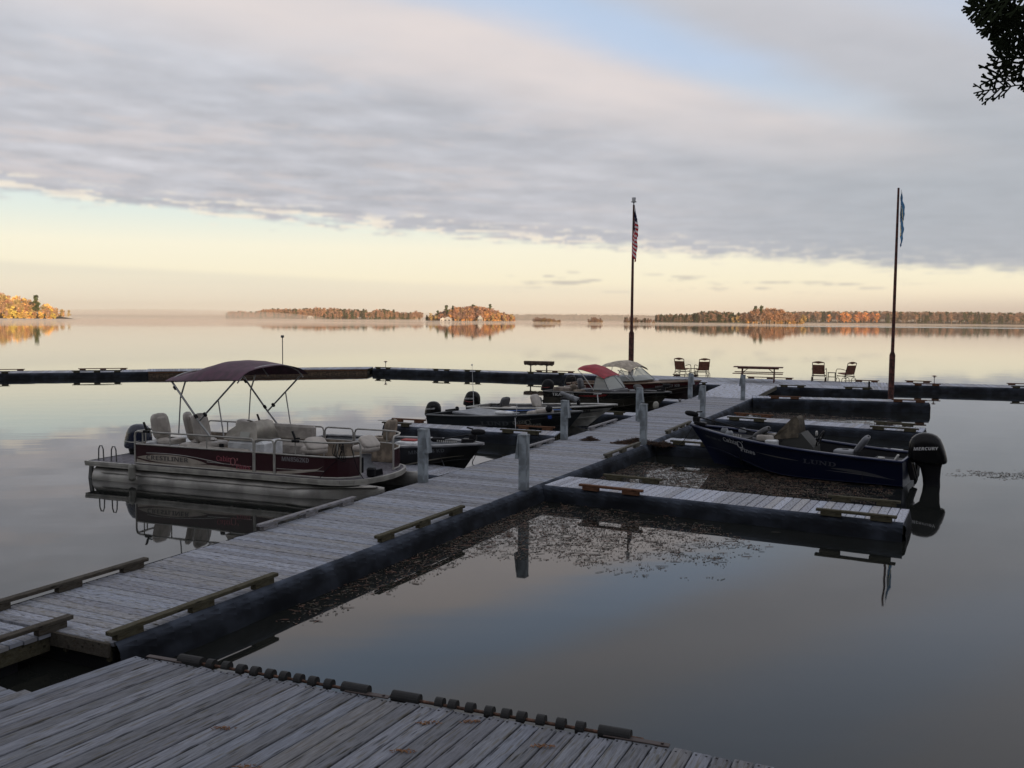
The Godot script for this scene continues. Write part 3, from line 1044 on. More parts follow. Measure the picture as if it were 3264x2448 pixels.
func white_boat() -> void:
	var h := Hull.new()
	h.L = 5.0; h.B = 1.9; h.hb = 0.78; h.hs = 0.50; h.split = 0.74; h.rake = 1.0; h.flare = 0.28
	var o := boat("bass_boat", "low fishing boat with pale hull and black top, long whip aerial at its stern", Vector2(3.28, -28.75), 29.0, h)
	build_hull(o, h, worn(0.60, 0.59, 0.56, 0.3), mat(0.016, 0.016, 0.018, 0.25), M.alu_white, mat(0.08, 0.08, 0.09, 0.7), worn(0.10, 0.10, 0.105, 0.95), 0.60, 0.04, 0.26)
	outboard(o, 0.95, 0.80, M.black_gloss, 1.0, "MERCURY", mat(0.22, 0.02, 0.02, 0.4), -0.05)
	hull_swoosh(o, h, 1.0, 0.97, 0.62, 1.7, 1.25, 0.035, mat(0.10, 0.10, 0.11, 0.4))
	text("3784", 0.10, mat(0.05, 0.05, 0.05, 0.5), o, h.on(0.86, 1.85, 1.0), "Droid Sans", true, 0.15)
	var b := Buf.new()
	b.tube([Vector3(0.22, 0.5, 0.72), Vector3(0.08, 1.88, 0.62)], [0.014, 0.005], 6)
	b.pillow(Vector3(0.08, 1.88, 0.62), Vector3(0.04, 0.06, 0.04))
	put("whip_aerial", b, M.white, o)
	seat(o, Vector3(1.30, 0.42, 0.25), 0.0, mat(0.08, 0.08, 0.085, 0.6), M.vinyl, 0.36, 0.5, 0.2, 0.55)
	seat(o, Vector3(2.50, 0.46, 0.1), 0.0, M.vinyl, worn(0.16, 0.14, 0.12, 0.6), 0.46, -0.15, 0.25, 0.55)
	seat(o, Vector3(2.2, 0.42, -0.45), 0.0, mat(0.08, 0.08, 0.085, 0.6), M.vinyl, 0.34, 0.2, 0.2, 0.5)
	b = Buf.new()
	b.bar(Vector3(0.75, 0.55, 0.1), Vector3(1.15, 0.72, 0.1), 0.05, 0.05, 0.01)
	put("motor_tiller", b, M.black, o)
	# bow trolling motor folded up at a slant, with its grey pod
	b = Buf.new()
	b.loft([PackedVector3Array([Vector3(3.05, 1.10, -0.05), Vector3(3.05, 1.0, -0.06), Vector3(3.05, 1.0, 0.06), Vector3(3.05, 1.10, 0.05)]), PackedVector3Array([Vector3(3.67, 0.92, -0.07), Vector3(3.63, 0.76, -0.08), Vector3(3.63, 0.76, 0.08), Vector3(3.67, 0.92, 0.07)])])
	put("trolling_motor_cover", b, M.grey, o)
	b = Buf.new()
	b.pillow(Vector3(3.2, 0.84, 0), Vector3(0.3, 0.12, 0.16), Basis(Vector3(0, 0, 1), -0.3), 0.6)
	put("trolling_motor_pod", b, M.black, o)
	b = Buf.new()
	b.box(Vector3(3.67, 0.78, 0), Vector3(0.1, 0.16, 0.1), 0.02)
	put("trolling_motor_mount", b, M.black, o)
	b = Buf.new()
	b.tube([Vector3(4.35, 0.76, 0), Vector3(4.32, 1.06, 0)], 0.018, 6)
	b.bar(Vector3(4.19, 1.07, 0), Vector3(4.45, 1.09, 0), 0.05, 0.02)
	put("bow_light_stalk", b, M.white, o)
	b = Buf.new()
	b.box(Vector3(3.55, 0.70, 0.55), Vector3(0.22, 0.16, 0.10), 0.02, Basis(Vector3(0, 0, 1), 0.4))
	put("dark_bow_fitting", b, M.black, o)

func bimini(o: Node3D, x0: float, x1: float, zb: float, ys: Array, side_y: Array, m: Material, crown := 0.0, called := "canopy") -> MeshInstance3D:
	var g := []
	var n := ys.size() - 1
	for i in n * 4 + 1:
		var t := float(i) / (n * 4)
		var k := mini(int(t * n), n - 1)
		var f := t * n - k
		var top := lerpf(ys[k], ys[k + 1], f)
		var low := lerpf(side_y[k], side_y[k + 1], f)
		var row := PackedVector3Array()
		for j in 15:
			var q := -1.0 + 2.0 * j / 14.0
			var y := low + (top - low) * pow(maxf(0.0, 1.0 - pow(absf(q), 2.6)), 0.75)
			row.append(Vector3(lerpf(x0, x1, t) + crown * (1.0 - q * q), y + 0.006 * sin(q * 7.0 + t * 9.0), zb * q))
		g.append(row)
	var b := Buf.new()
	b.sheet(g, Vector3((x0 + x1) * 0.5, (side_y[0] as float) - 1.0, 0))
	# a second skin 12 mm lower makes the cloth a thing with two faces
	var g2 := []
	for r in g:
		var row := PackedVector3Array()
		for p in r: row.append(p + Vector3(0, -0.012, 0))
		g2.append(row)
	b.sheet(g2, Vector3((x0 + x1) * 0.5, 30.0, 0))
	return put(called, b, m, o)

func tracker_boat() -> void:
	var h := Hull.new()
	h.L = 4.9; h.B = 2.05; h.hb = 0.72; h.hs = 0.60; h.split = 0.60; h.tr = 0.92
	var o := boat("runabout", "dark olive boat with a red canopy and curved clear windscreen", Vector2(5.98, -34.75), 28.0, h)
	build_hull(o, h, worn(0.050, 0.046, 0.036, 0.4), mat(0.012, 0.012, 0.012, 0.25), mat(0.10, 0.10, 0.10, 0.35), worn(0.16, 0.13, 0.11, 0.7), worn(0.13, 0.11, 0.095, 0.95), 0.66, 0.06, 0.20)
	outboard(o, 1.0, 0.72, M.black, 1.0, "", mat(0.3, 0.05, 0.04, 0.4))
	text("TRACKER", 0.12, mat(0.60, 0.60, 0.60, 0.4), o, h.on(0.18, 2.55, 1.0), "Droid Sans", true, 0.18, 1.35)
	hull_swoosh(o, h, 1.0, 0.32, 0.55, 2.45, 2.55, 0.035, mat(0.20, 0.022, 0.022, 0.35))
	hull_swoosh(o, h, 1.0, 0.50, 0.56, 2.6, 2.75, 0.045, mat(0.20, 0.022, 0.022, 0.35))
	var red := worn(0.34, 0.016, 0.030, 0.75, 0.0, 0.25, 1.5, 33)
	red.rim_enabled = true
	red.rim = 0.35
	bimini(o, 1.45, 2.55, 0.92, [1.62, 1.66, 1.58, 1.42, 1.26], [1.50, 1.46, 1.40, 1.30, 1.18], red)
	for side in [-1.0, 1.0]:
		var b := Buf.new()
		b.tube([Vector3(2.15, 0.72, 0.94 * side), Vector3(1.62, 1.36, 0.92 * side)], 0.018, 6)
		b.tube([Vector3(1.9, 1.05, 0.93 * side), Vector3(1.46, 1.48, 0.90 * side)], 0.014, 6)
		put("canopy_bow", b, M.alu_white, o)
	# clear curtains: two slanted front panes and a side pane each way, in thin frames
	for side in [-1.0, 1.0]:
		var sp := [Vector3(2.10, 0.74, 0.92 * side), Vector3(2.72, 0.76, 0.86 * side), Vector3(2.50, 1.16, 0.82 * side), Vector3(2.20, 1.20, 0.88 * side)]
		var fp := [Vector3(2.72, 0.76, 0.86 * side), Vector3(3.0, 0.80, 0.02 * side), Vector3(2.58, 1.25, 0.02 * side), Vector3(2.50, 1.16, 0.82 * side)]
		for pn in [sp, fp]:
			var b := Buf.new()
			b.quad(pn[0], pn[1], pn[2], pn[3], Vector3(0.5, 0.2, side))
			var w := put("windscreen_pane", b, M.curtain, o)
			b = Buf.new()
			for k in 4: b.tube([pn[k], pn[(k + 1) % 4]], 0.011, 5)
			put("pane_frame", b, mat(0.12, 0.14, 0.15, 0.4), w)
	seat(o, Vector3(1.30, 0.56, -0.35), 0.0, M.vinyl_dark, M.grey, 0.45)
	seat(o, Vector3(1.30, 0.56, 0.40), 0.0, M.tan, M.tan, 0.25)
	seat(o, Vector3(3.55, 0.62, 0.1), PI * 0.9, mat(0.02, 0.02, 0.022, 0.5), M.vinyl_dark, 0.34, 1.0, 0.3)
	var b := Buf.new()
	b.bar(Vector3(0.35, 0.68, 0.5), Vector3(1.1, 0.68, 0.55), 0.5, 0.18, 0.03)
	b.bar(Vector3(0.35, 0.66, -0.5), Vector3(1.1, 0.68, -0.55), 0.5, 0.18, 0.03)
	put("stern_cushion", b, worn(0.22, 0.18, 0.15, 0.7), o)
	b = Buf.new()
	b.bar(Vector3(2.3, 0.60, 0), Vector3(2.9, 0.62, 0), 1.5, 0.24, 0.03)
	put("dashboard", b, M.vinyl_dark, o)
	b = Buf.new()
	b.tube([Vector3(0.5, 0.62, 0.4), Vector3(0.55, 1.02, 0.35), Vector3(0.7, 1.12, 0.2), Vector3(0.7, 1.12, -0.5), Vector3(0.55, 1.0, -0.6), Vector3(0.5, 0.62, -0.6)], 0.018, 6)
	put("stern_hoop", b, M.black, o)
	trolling_motor(o, Vector3(4.6, 0.72, 0.1), Vector3(-1, -0.05, 0.05), 1.1)
	b = Buf.new()
	b.pillow(Vector3(4.55, 0.26, 0.72), Vector3(0.22, 0.30, 0.22), Basis(), 0.9)
	put("fender", b, worn(0.34, 0.33, 0.29, 0.6), o)
	rope(o, [Vector3(4.5, 0.72, 0.55), Vector3(4.55, 0.4, 0.72)], 0.008, M.black, "fender_line")

func red_boat() -> void:
	var h := Hull.new()
	h.L = 5.8; h.B = 2.1; h.hb = 0.92; h.hs = 0.62; h.split = 0.66
	var o := boat("runabout", "dark red boat with wood-toned deck and a cream canopy, beyond the red-topped boat", Vector2(7.85, -38.45), 30.0, h)
	build_hull(o, h, mat(0.020, 0.012, 0.012, 0.3), mat(0.075, 0.010, 0.012, 0.25), worn(0.20, 0.13, 0.085, 0.5, 0.0, 0.3, 1.2, 35), worn(0.22, 0.15, 0.11, 0.7), worn(0.24, 0.17, 0.125, 0.7), 0.60, 0.0, 0.2)
	outboard(o, 0.95, 0.7, M.black, 1.0, "")
	text("MN 6697 KB", 0.13, mat(0.36, 0.36, 0.36, 0.4), o, h.on(0.80, 2.1, 1.0), "Droid Sans", true)
	hull_swoosh(o, h, 1.0, 0.97, 0.72, 1.7, 1.2, 0.02, mat(0.30, 0.27, 0.22, 0.4))
	var cloth := worn(0.42, 0.36, 0.29, 0.85, 0.0, 0.2, 1.5, 36)
	bimini(o, 1.65, 3.05, 0.98, [1.52, 1.62, 1.66, 1.60, 1.42], [1.36, 1.42, 1.44, 1.36, 1.22], cloth)
	for side in [-1.0, 1.0]:
		var sp := [Vector3(2.35, 0.80, 0.94 * side), Vector3(3.2, 0.84, 0.86 * side), Vector3(2.95, 1.20, 0.86 * side), Vector3(2.55, 1.28, 0.92 * side)]
		var fp := [Vector3(3.2, 0.84, 0.86 * side), Vector3(3.75, 0.90, 0.02 * side), Vector3(3.05, 1.42, 0.02 * side), Vector3(2.95, 1.20, 0.86 * side)]
		for pn in [sp, fp]:
			var b := Buf.new()
			b.quad(pn[0], pn[1], pn[2], pn[3], Vector3(0.5, 0.2, side))
			var w := put("windscreen_pane", b, M.curtain, o)
			b = Buf.new()
			for k in 4: b.tube([pn[k], pn[(k + 1) % 4]], 0.012, 5)
			put("pane_frame", b, mat(0.16, 0.18, 0.19, 0.4), w)
		var b2 := Buf.new()
		b2.tube([Vector3(3.05, 0.86, 0.92 * side), Vector3(2.45, 1.28, 0.95 * side)], 0.02, 6)
		b2.tube([Vector3(2.1, 0.75, 0.96 * side), Vector3(1.68, 1.36, 0.96 * side)], 0.014, 6)
		b2.tube([Vector3(2.1, 0.75, 0.96 * side), Vector3(2.2, 1.42, 0.96 * side)], 0.014, 6)
		put("canopy_bow", b2, M.alu_white, o)
	var b := Buf.new()
	b.pillow(Vector3(1.5, 0.85, 0.4), Vector3(0.5, 0.3, 0.5), Basis(), 0.6)
	b.pillow(Vector3(1.5, 0.85, -0.4), Vector3(0.5, 0.3, 0.5), Basis(), 0.6)
	put("stern_seat", b, M.tan, o)
	b = Buf.new()
	b.bar(Vector3(3.9, 0.86, -0.3), Vector3(5.2, 0.94, -0.1), 0.35, 0.05, 0.01)
	put("deck_hatch", b, M.grey, o)

func small_boat() -> void:
	var h := Hull.new()
	h.L = 4.4; h.B = 1.65; h.hb = 0.70; h.hs = 0.58; h.split = 0.5; h.rake = 0.5; h.tr = 0.9
	var o := boat("rowing_boat", "small black aluminium boat with grey inside, tied behind the pontoon boat's bow", Vector2(-0.60, -20.05), 21.0, h)
	build_hull(o, h, mat(0.012, 0.013, 0.014, 0.35), mat(0.012, 0.013, 0.015, 0.3), worn(0.34, 0.34, 0.35, 0.4), worn(0.17, 0.18, 0.20, 0.6), worn(0.19, 0.20, 0.225, 0.6), 0.80, 0.06, 0.0)
	text("MN 5374 KD", 0.10, mat(0.12, 0.13, 0.14, 0.5), o, h.on(0.76, 2.45, 1.0), "Droid Sans")
	hull_swoosh(o, h, 1.0, 0.95, 0.5, 1.55, 1.05, 0.018, mat(0.30, 0.28, 0.22, 0.5))
	var b := Buf.new()
	for x in [1.1, 2.35]:
		b.box(Vector3(x, 0.34, 0), Vector3(0.5, 0.40, 1.3), 0.02)
	put("bench_seat", b, M.grey, o)
	b = Buf.new()
	b.box(Vector3(2.55, 0.60, -0.1), Vector3(0.5, 0.07, 0.55), 0.02)
	put("white_seat_pad", b, M.white, o)
	b = Buf.new()
	b.box(Vector3(2.5, 0.65, -0.2), Vector3(0.35, 0.03, 0.25), 0.008)
	put("red_towel", b, mat(0.32, 0.05, 0.045, 0.8), o)
	seat(o, Vector3(1.95, 0.62, 0.2), PI, M.tan, M.tan, 0.46, 0.0, 0.2, 0.5)
	trolling_motor(o, Vector3(4.12, 0.70, 0), Vector3(-1, 0, 0.1), 0.75)
	b = Buf.new()
	for i in 10: b.box(Vector3(3.35 + i * 0.05, 0.71, 0.14), Vector3(0.02, 0.04, 0.03), 0.004)
	put("mount_teeth", b, M.alu_white, o)
	rope(o, [Vector3(4.25, 0.5, 0.02), Vector3(4.18, 0.25, 0.1), Vector3(4.32, 0.12, 0.12), Vector3(4.2, 0.02, 0.16)], 0.008, M.black, "bow_line")

# ---------------------------------------------------------------- pontoon boat
func fence_panel(o: Node3D, path: Array, y0: float, y1: float, ytop: float, outm: Material, inm: Material, stan: Array) -> void:
	# path of x-z points with the outside on its right-hand side when walked bow-wards on the near side
	var b := Buf.new()
	var bi := Buf.new()
	var mid := Vector3(2.8, 0, 0)
	for i in path.size() - 1:
		var a: Vector2 = path[i]
		var c: Vector2 = path[i + 1]
		var nrm := Vector2(c.y - a.y, -(c.x - a.x)).normalized()
		if nrm.dot(a - Vector2(mid.x, mid.z)) < 0.0: nrm = -nrm
		b.quad(v3(a, y0), v3(c, y0), v3(c, y1), v3(a, y1), Vector3(nrm.x, 0, nrm.y))
		var i2 := -nrm * 0.018
		bi.quad(v3(a + i2, y0), v3(c + i2, y0), v3(c + i2, y1), v3(a + i2, y1), Vector3(-nrm.x, 0, -nrm.y))
	var pn := put("side_panel", b, outm, o)
	put("panel_lining", bi, inm, pn)
	b = Buf.new()
	for y in [y0 + 0.012, y1]:
		var pts := []
		for p: Vector2 in path: pts.append(v3(p, y))
		b.tube(pts, 0.017, 6)
	var e0: Vector2 = path[0]
	var e1: Vector2 = path[path.size() - 1]
	var q0: Vector2 = path[0].lerp(path[1], 0.0) + (path[1] - path[0]).normalized() * 0.08
	var q1: Vector2 = e1 + (path[path.size() - 2] - e1).normalized() * 0.06
	var top := [v3(e0, y0), v3(e0, ytop - 0.09), v3(e0.lerp(q0, 0.35), ytop - 0.02), v3(q0, ytop)]
	for i in range(1, path.size() - 1): top.append(v3(path[i], ytop))
	top.append_array([v3(q1, ytop), v3(e1.lerp(q1, 0.35), ytop - 0.02), v3(e1, ytop - 0.09), v3(e1, y0)])
	b.tube(top, 0.019, 7)
	for s: Vector2 in stan:
		b.tube([v3(s, y1), v3(s, ytop)], 0.014, 6)
	put("rail", b, M.rail_white, o)

func pontoon_boat() -> void:
	var ang := deg_to_rad(21.0)
	var f := Vector2(cos(ang), sin(ang))
	var o := thing("pontoon_boat", "maroon and tan pontoon boat with a maroon canopy, left of the walkway", "boat", v3(Vector2(-7.88, -20.07), 0.0), f, "motor boats at the docks")
	M.rail_white = worn(0.38, 0.365, 0.335, 0.4, 0.1, 0.12, 1.0, 13)
	var rimm := worn(0.38, 0.365, 0.33, 0.45, 0.1, 0.15, 0.8, 41)
	# tubes with a raised nose and a spray strake each
	for side in [-1.0, 1.0]:
		var b := Buf.new()
		var rings := []
		for e in [[-0.46, 0.02, 0.30], [-0.44, 0.02, 0.315], [0.4, 0.02, 0.32], [2.5, 0.02, 0.32], [4.6, 0.02, 0.32], [5.38, 0.06, 0.27], [5.78, 0.12, 0.18], [6.13, 0.19, 0.09], [6.26, 0.22, 0.05]]:
			var row := PackedVector3Array()
			for k in 18:
				var a := TAU * k / 18
				var kf := 0.45 if e[0] > 4.8 else 1.0
				row.append(Vector3(e[0], e[1] + sin(a) * e[2], side * 0.86 + cos(a) * e[2] * (kf if absf(cos(a)) > 0.2 else 1.0)))
			rings.append(row)
		b.loft(rings)
		var tb := put("pontoon_tube", b, worn(0.40, 0.385, 0.36, 0.38, 0.35, 0.2, 0.6, 42), o)
		b = Buf.new()
		b.bar(Vector3(4.30, 0.17, side * 1.16), Vector3(6.13, 0.28, side * 0.93), 0.10, 0.016, 0.004)
		b.bar(Vector3(-0.2, 0.17, side * 1.17), Vector3(4.30, 0.17, side * 1.17), 0.03, 0.016, 0.004)
		put("spray_strake", b, rimm, tb)
	# deck with a rounded front
	var edge := [Vector2(-0.60, 1.2), Vector2(5.18, 1.2), Vector2(5.48, 1.15), Vector2(5.70, 1.0), Vector2(5.86, 0.75), Vector2(5.96, 0.4), Vector2(6.00, 0.0)]
	var out := PackedVector2Array()
	for p in edge: out.append(p)
	for i in range(edge.size() - 2, -1, -1): out.append(Vector2(edge[i].x, -edge[i].y))
	var b := Buf.new()
	var flat := Basis(Vector3(1, 0, 0), Vector3(0, 0, 1), Vector3(0, -1, 0))
	b.prism(out, 0.05, Vector3(0, 0.378, 0), flat)
	put("deck", b, M.carpet, o)
	b = Buf.new()
	for band in [[0.335, 0.388, 0.012], [0.29, 0.335, 0.004]]:
		for i in out.size():
			var p := out[i]
			var q := out[(i + 1) % out.size()]
			var nrm := Vector2(q.y - p.y, -(q.x - p.x)).normalized()
			if nrm.dot((p + q) * 0.5 - Vector2(2.60, 0)) < 0.0: nrm = -nrm
			var pd: Vector2 = nrm * band[2]
			b.quad(v3(p + pd, band[0]), v3(q + pd, band[0]), v3(q + pd, band[1]), v3(p + pd, band[1]), Vector3(nrm.x, 0, nrm.y))
			b.quad(v3(p + pd, band[1]), v3(q + pd, band[1]), v3(q - nrm * 0.04, band[1]), v3(p - nrm * 0.04, band[1]), Vector3.UP)
	put("rub_rail", b, rimm, o)
	b = Buf.new()
	for x in 9: b.bar(Vector3(-0.2 + x * 0.65, 0.30, -1.15), Vector3(-0.2 + x * 0.65, 0.30, 1.15), 0.08, 0.05)
	put("cross_beam", b, M.alu, o)
	# fences
	var near := [Vector2(0.66, 1.12), Vector2(2.00, 1.12), Vector2(3.55, 1.12)]
	fence_panel(o, near, 0.40, 0.80, 1.06, M.maroon, M.tan, [Vector2(0.86, 1.12), Vector2(1.55, 1.12), Vector2(2.45, 1.12)])
	fence_panel(o, [Vector2(3.58, 1.12), Vector2(4.02, 1.12)], 0.40, 0.80, 1.055, M.maroon, M.tan, [])
	fence_panel(o, [Vector2(4.04, 1.12), Vector2(5.13, 1.12), Vector2(5.38, 1.06), Vector2(5.56, 0.92), Vector2(5.66, 0.70)], 0.40, 0.80, 1.07, M.maroon, M.tan, [Vector2(4.50, 1.12), Vector2(5.38, 1.06)])
	fence_panel(o, [Vector2(0.66, -1.12), Vector2(2.00, -1.12), Vector2(3.70, -1.12)], 0.40, 0.80, 1.06, M.maroon, M.tan, [Vector2(1.20, -1.12), Vector2(2.20, -1.12)])
	fence_panel(o, [Vector2(3.73, -1.12), Vector2(4.42, -1.12)], 0.40, 0.80, 1.06, M.maroon, M.tan, [])
	fence_panel(o, [Vector2(4.46, -1.12), Vector2(5.18, -1.12), Vector2(5.46, -1.06), Vector2(5.66, -0.88), Vector2(5.78, -0.60), Vector2(5.82, -0.30)], 0.40, 0.80, 1.06, M.maroon, M.tan, [Vector2(5.23, -1.11)])
	fence_panel(o, [Vector2(0.64, 1.10), Vector2(0.64, 0.45)], 0.40, 0.80, 1.05, M.maroon, M.tan, [Vector2(0.64, 0.8)])
	fence_panel(o, [Vector2(0.64, -1.10), Vector2(0.64, -0.45)], 0.40, 0.80, 1.05, M.maroon, M.tan, [])
	# graphics on the near side: tan lens with the maker's name, tan sweep, pinstripes
	var tanm := worn(0.34, 0.30, 0.255, 0.5, 0.0, 0.1, 1.0, 13)
	var lens := PackedVector2Array()
	for i in 13: lens.append(Vector2(0.70 + 1.75 * i / 12.0, 0.535 - 0.03 * i / 12.0 + 0.105 * pow(sin(PI * i / 12.0), 0.8)))
	for i in range(11, 0, -1): lens.append(Vector2(0.70 + 1.75 * i / 12.0, 0.535 - 0.03 * i / 12.0 - 0.070 * pow(sin(PI * i / 12.0), 0.8)))
	b = Buf.new()
	b.prism(lens, 0.003, Vector3(0, 0, 1.122))
	var swp := PackedVector2Array([Vector2(0.70, 0.415), Vector2(0.70, 0.50), Vector2(1.00, 0.455), Vector2(1.60, 0.44), Vector2(2.20, 0.47), Vector2(2.45, 0.485), Vector2(2.90, 0.475), Vector2(3.40, 0.455), Vector2(3.52, 0.452), Vector2(3.52, 0.415)])
	b.prism(swp, 0.003, Vector3(0, 0, 1.122))
	b.prism(PackedVector2Array([Vector2(3.61, 0.415), Vector2(3.61, 0.452), Vector2(3.99, 0.46), Vector2(3.99, 0.415)]), 0.003, Vector3(0, 0, 1.122))
	b.prism(PackedVector2Array([Vector2(4.08, 0.415), Vector2(4.08, 0.465), Vector2(4.40, 0.50), Vector2(5.00, 0.57), Vector2(5.12, 0.63), Vector2(4.94, 0.52), Vector2(4.40, 0.44)]), 0.003, Vector3(0, 0, 1.122))
	put("side_graphic", b, tanm, o)
	b = Buf.new()
	b.bar(Vector3(2.45, 0.545, 1.124), Vector3(3.50, 0.515, 1.124), 0.004, 0.008)
	b.bar(Vector3(4.08, 0.52, 1.124), Vector3(5.13, 0.535, 1.124), 0.004, 0.008)
	var arc := []
	for i in 12: arc.append(Vector3(0.95 + 1.9 * i / 11.0, 0.60 + 0.07 * sin(PI * (i + 2.0) / 13.0) - 0.07 * i / 11.0, 1.125))
	b.tube(arc, 0.006, 5)
	put("pinstripe", b, M.alu_white, o)
	var ltr := mat(0.075, 0.068, 0.065, 0.5)
	text("CRESTLINER", 0.085, ltr, o, Transform3D(Basis(), Vector3(1.47, 0.545, 1.128)), "Droid Sans", true, 0.0, 1.55)
	var pink := mat(0.32, 0.085, 0.11, 0.5)
	text("Cabin", 0.095, pink, o, Transform3D(Basis(), Vector3(2.86, 0.63, 1.128)), "Droid Serif", false)
	text("O’", 0.15, mat(0.34, 0.13, 0.14, 0.5), o, Transform3D(Basis(), Vector3(3.10, 0.585, 1.128)), "Droid Serif", false)
	text("Pines", 0.095, pink, o, Transform3D(Basis(), Vector3(3.31, 0.50, 1.128)), "Droid Serif", false)
	text("MN8562KD", 0.085, mat(0.17, 0.16, 0.17, 0.5), o, Transform3D(Basis(), Vector3(4.50, 0.715, 1.128)), "Droid Sans", true)
	# canopy and its frame
	bimini(o, 1.50, 3.27, 1.18, [2.25, 2.29, 2.42, 2.50, 2.50, 2.46, 2.41], [2.11, 2.12, 2.14, 2.16, 2.17, 2.18, 2.18], M.maroon_cloth, 0.0)
	for side in [-1.0, 1.0]:
		var z: float = 1.12 * side
		b = Buf.new()
		b.tube([Vector3(1.60, 2.13, z), Vector3(2.27, 1.34, z), Vector3(2.53, 1.06, z)], 0.021, 7)
		b.tube([Vector3(3.16, 2.18, z), Vector3(2.27, 1.34, z)], 0.019, 7)
		b.tube([Vector3(1.96, 2.13, z), Vector3(1.83, 1.79, z)], 0.017, 7)
		b.tube([Vector3(1.83, 1.79, z), Vector3(1.77, 1.08, z)], 0.014, 6)
		b.tube([Vector3(2.74, 1.78, z), Vector3(2.86, 1.08, z)], 0.014, 6)
		var fr := put("canopy_frame", b, M.alu, o)
		b = Buf.new()
		for q in [Vector3(1.70, 1.98, z), Vector3(2.20, 1.43, z), Vector3(2.42, 1.48, z)]:
			b.box(q, Vector3(0.06, 0.09, 0.06), 0.015, Basis(Vector3(0, 0, 1), 0.7))
		put("frame_clamp", b, M.black, fr)
	# canopy cross bows under the cloth
	for e in [[1.58, 2.29], [3.19, 2.42], [2.3, 2.47]]:
		b = Buf.new()
		var pts := []
		for i in 13:
			var q := -1.0 + 2.0 * i / 12.0
			pts.append(Vector3(e[0], 2.12 + (e[1] - 2.12) * pow(1.0 - pow(absf(q), 2.6), 0.75), 1.11 * q))
		b.tube(pts, 0.014, 6)
		put("canopy_hoop", b, M.alu, o)
	b = Buf.new()
	b.tube([Vector3(3.21, 2.42, -0.35), Vector3(3.21, 2.98, -0.35)], 0.010, 6)
	b.pillow(Vector3(3.21, 3.0, -0.35), Vector3(0.06, 0.055, 0.055))
	put("mast_light", b, mat(0.10, 0.10, 0.10, 0.4), o)
	# seating, console and the rest of the deck
	b = Buf.new()
	b.bar(Vector3(0.72, 0.62, -0.85), Vector3(0.72, 0.62, 0.85), 0.1, 0.38, 0.02)
	b.box(Vector3(1.00, 0.70, 0.1), Vector3(0.62, 0.10, 1.5), 0.03)
	put("stern_lounge", b, M.white, o)
	b = Buf.new()
	b.box(Vector3(1.00, 0.53, 0.1), Vector3(0.56, 0.26, 1.4), 0.02)
	put("lounge_base", b, M.tan, o)
	seat(o, Vector3(0.98, 0.74, 0.42), 0.0, M.vinyl, M.vinyl, 0.56, 0.0, 0.0, 0.5)
	seat(o, Vector3(1.55, 0.72, 0.10), 0.45, M.vinyl, M.vinyl, 0.62, 0.0, 0.28, 0.5)
	seat(o, Vector3(2.00, 0.72, 0.35), 0.1, M.vinyl, M.vinyl, 0.62, 0.0, 0.28, 0.54)
	b = Buf.new()
	b.pillow(Vector3(1.75, 0.70, 0.5), Vector3(0.90, 0.22, 0.34), Basis(), 0.5)
	put("seat_cushion", b, M.vinyl, o)
	b = Buf.new()
	b.box(Vector3(3.08, 0.66, 0.42), Vector3(0.86, 0.58, 0.72), 0.05)
	put("console", b, M.white, o)
	b = Buf.new()
	b.box(Vector3(2.58, 0.60, 0.96), Vector3(1.50, 0.44, 0.1), 0.03)
	put("side_bench_back", b, M.cream, o)
	b = Buf.new()
	b.pillow(Vector3(2.72, 0.87, 1.015), Vector3(0.11, 0.08, 0.03))
	put("speaker", b, M.black, o)
	b = Buf.new()
	b.loft([PackedVector3Array([Vector3(2.58, 0.96, 0.06), Vector3(2.70, 1.14, 0.08), Vector3(2.92, 1.28, 0.12), Vector3(3.18, 1.33, 0.14), Vector3(3.30, 1.30, 0.14), Vector3(3.40, 0.96, 0.06)]), PackedVector3Array([Vector3(2.58, 0.96, 0.78), Vector3(2.70, 1.14, 0.76), Vector3(2.92, 1.28, 0.72), Vector3(3.18, 1.33, 0.68), Vector3(3.30, 1.30, 0.68), Vector3(3.40, 0.96, 0.78)])])
	var cov := put("console_cover", b, M.cream, o)
	b = Buf.new()
	b.quad(Vector3(2.98, 1.0, 0.79), Vector3(3.20, 1.0, 0.79), Vector3(3.20, 1.13, 0.757), Vector3(2.98, 1.13, 0.757), Vector3(0, 0, 1))
	put("cover_patch", b, mat(0.40, 0.40, 0.36, 0.6), cov)
	for e in [[1.95, 0.0], [2.75, 0.0]]:
		pass
	b = Buf.new()
	b.bar(Vector3(2.25, 0.62, -0.82), Vector3(3.55, 0.62, -0.82), 0.5, 0.22, 0.03)
	b.bar(Vector3(2.25, 0.92, -1.04), Vector3(3.55, 0.92, -1.04), 0.14, 0.34, 0.05)
	put("sofa", b, M.vinyl, o)
	b = Buf.new()
	b.pillow(Vector3(1.95, 1.0, -0.95), Vector3(0.70, 0.24, 0.3), Basis(Vector3(0, 0, 1), -0.2), 0.5)
	put("arm_cushion", b, M.vinyl, o)
	for e in [[4.35, 0.25, 2.6], [5.15, -0.40, 2.9]]:
		var sp := Vector3(e[0], 0.72, e[1])
		seat(o, sp, e[2], M.vinyl, M.vinyl, 0.34, 1.1, 0.0, 0.46)
		b = Buf.new()
		b.lathe([Vector2(0.11, 0.66), Vector2(0.10, 0.5), Vector2(0.20, 0.40), Vector2(0.22, 0.38)], Vector3(e[0], 0, e[1]))
		put("seat_pedestal", b, M.grey, o)
	b = Buf.new()
	b.pillow(Vector3(4.90, 0.62, 0.55), Vector3(0.50, 0.17, 0.42), Basis(Vector3.UP, 0.3), 0.5)
	put("loose_cushion", b, M.vinyl, o)
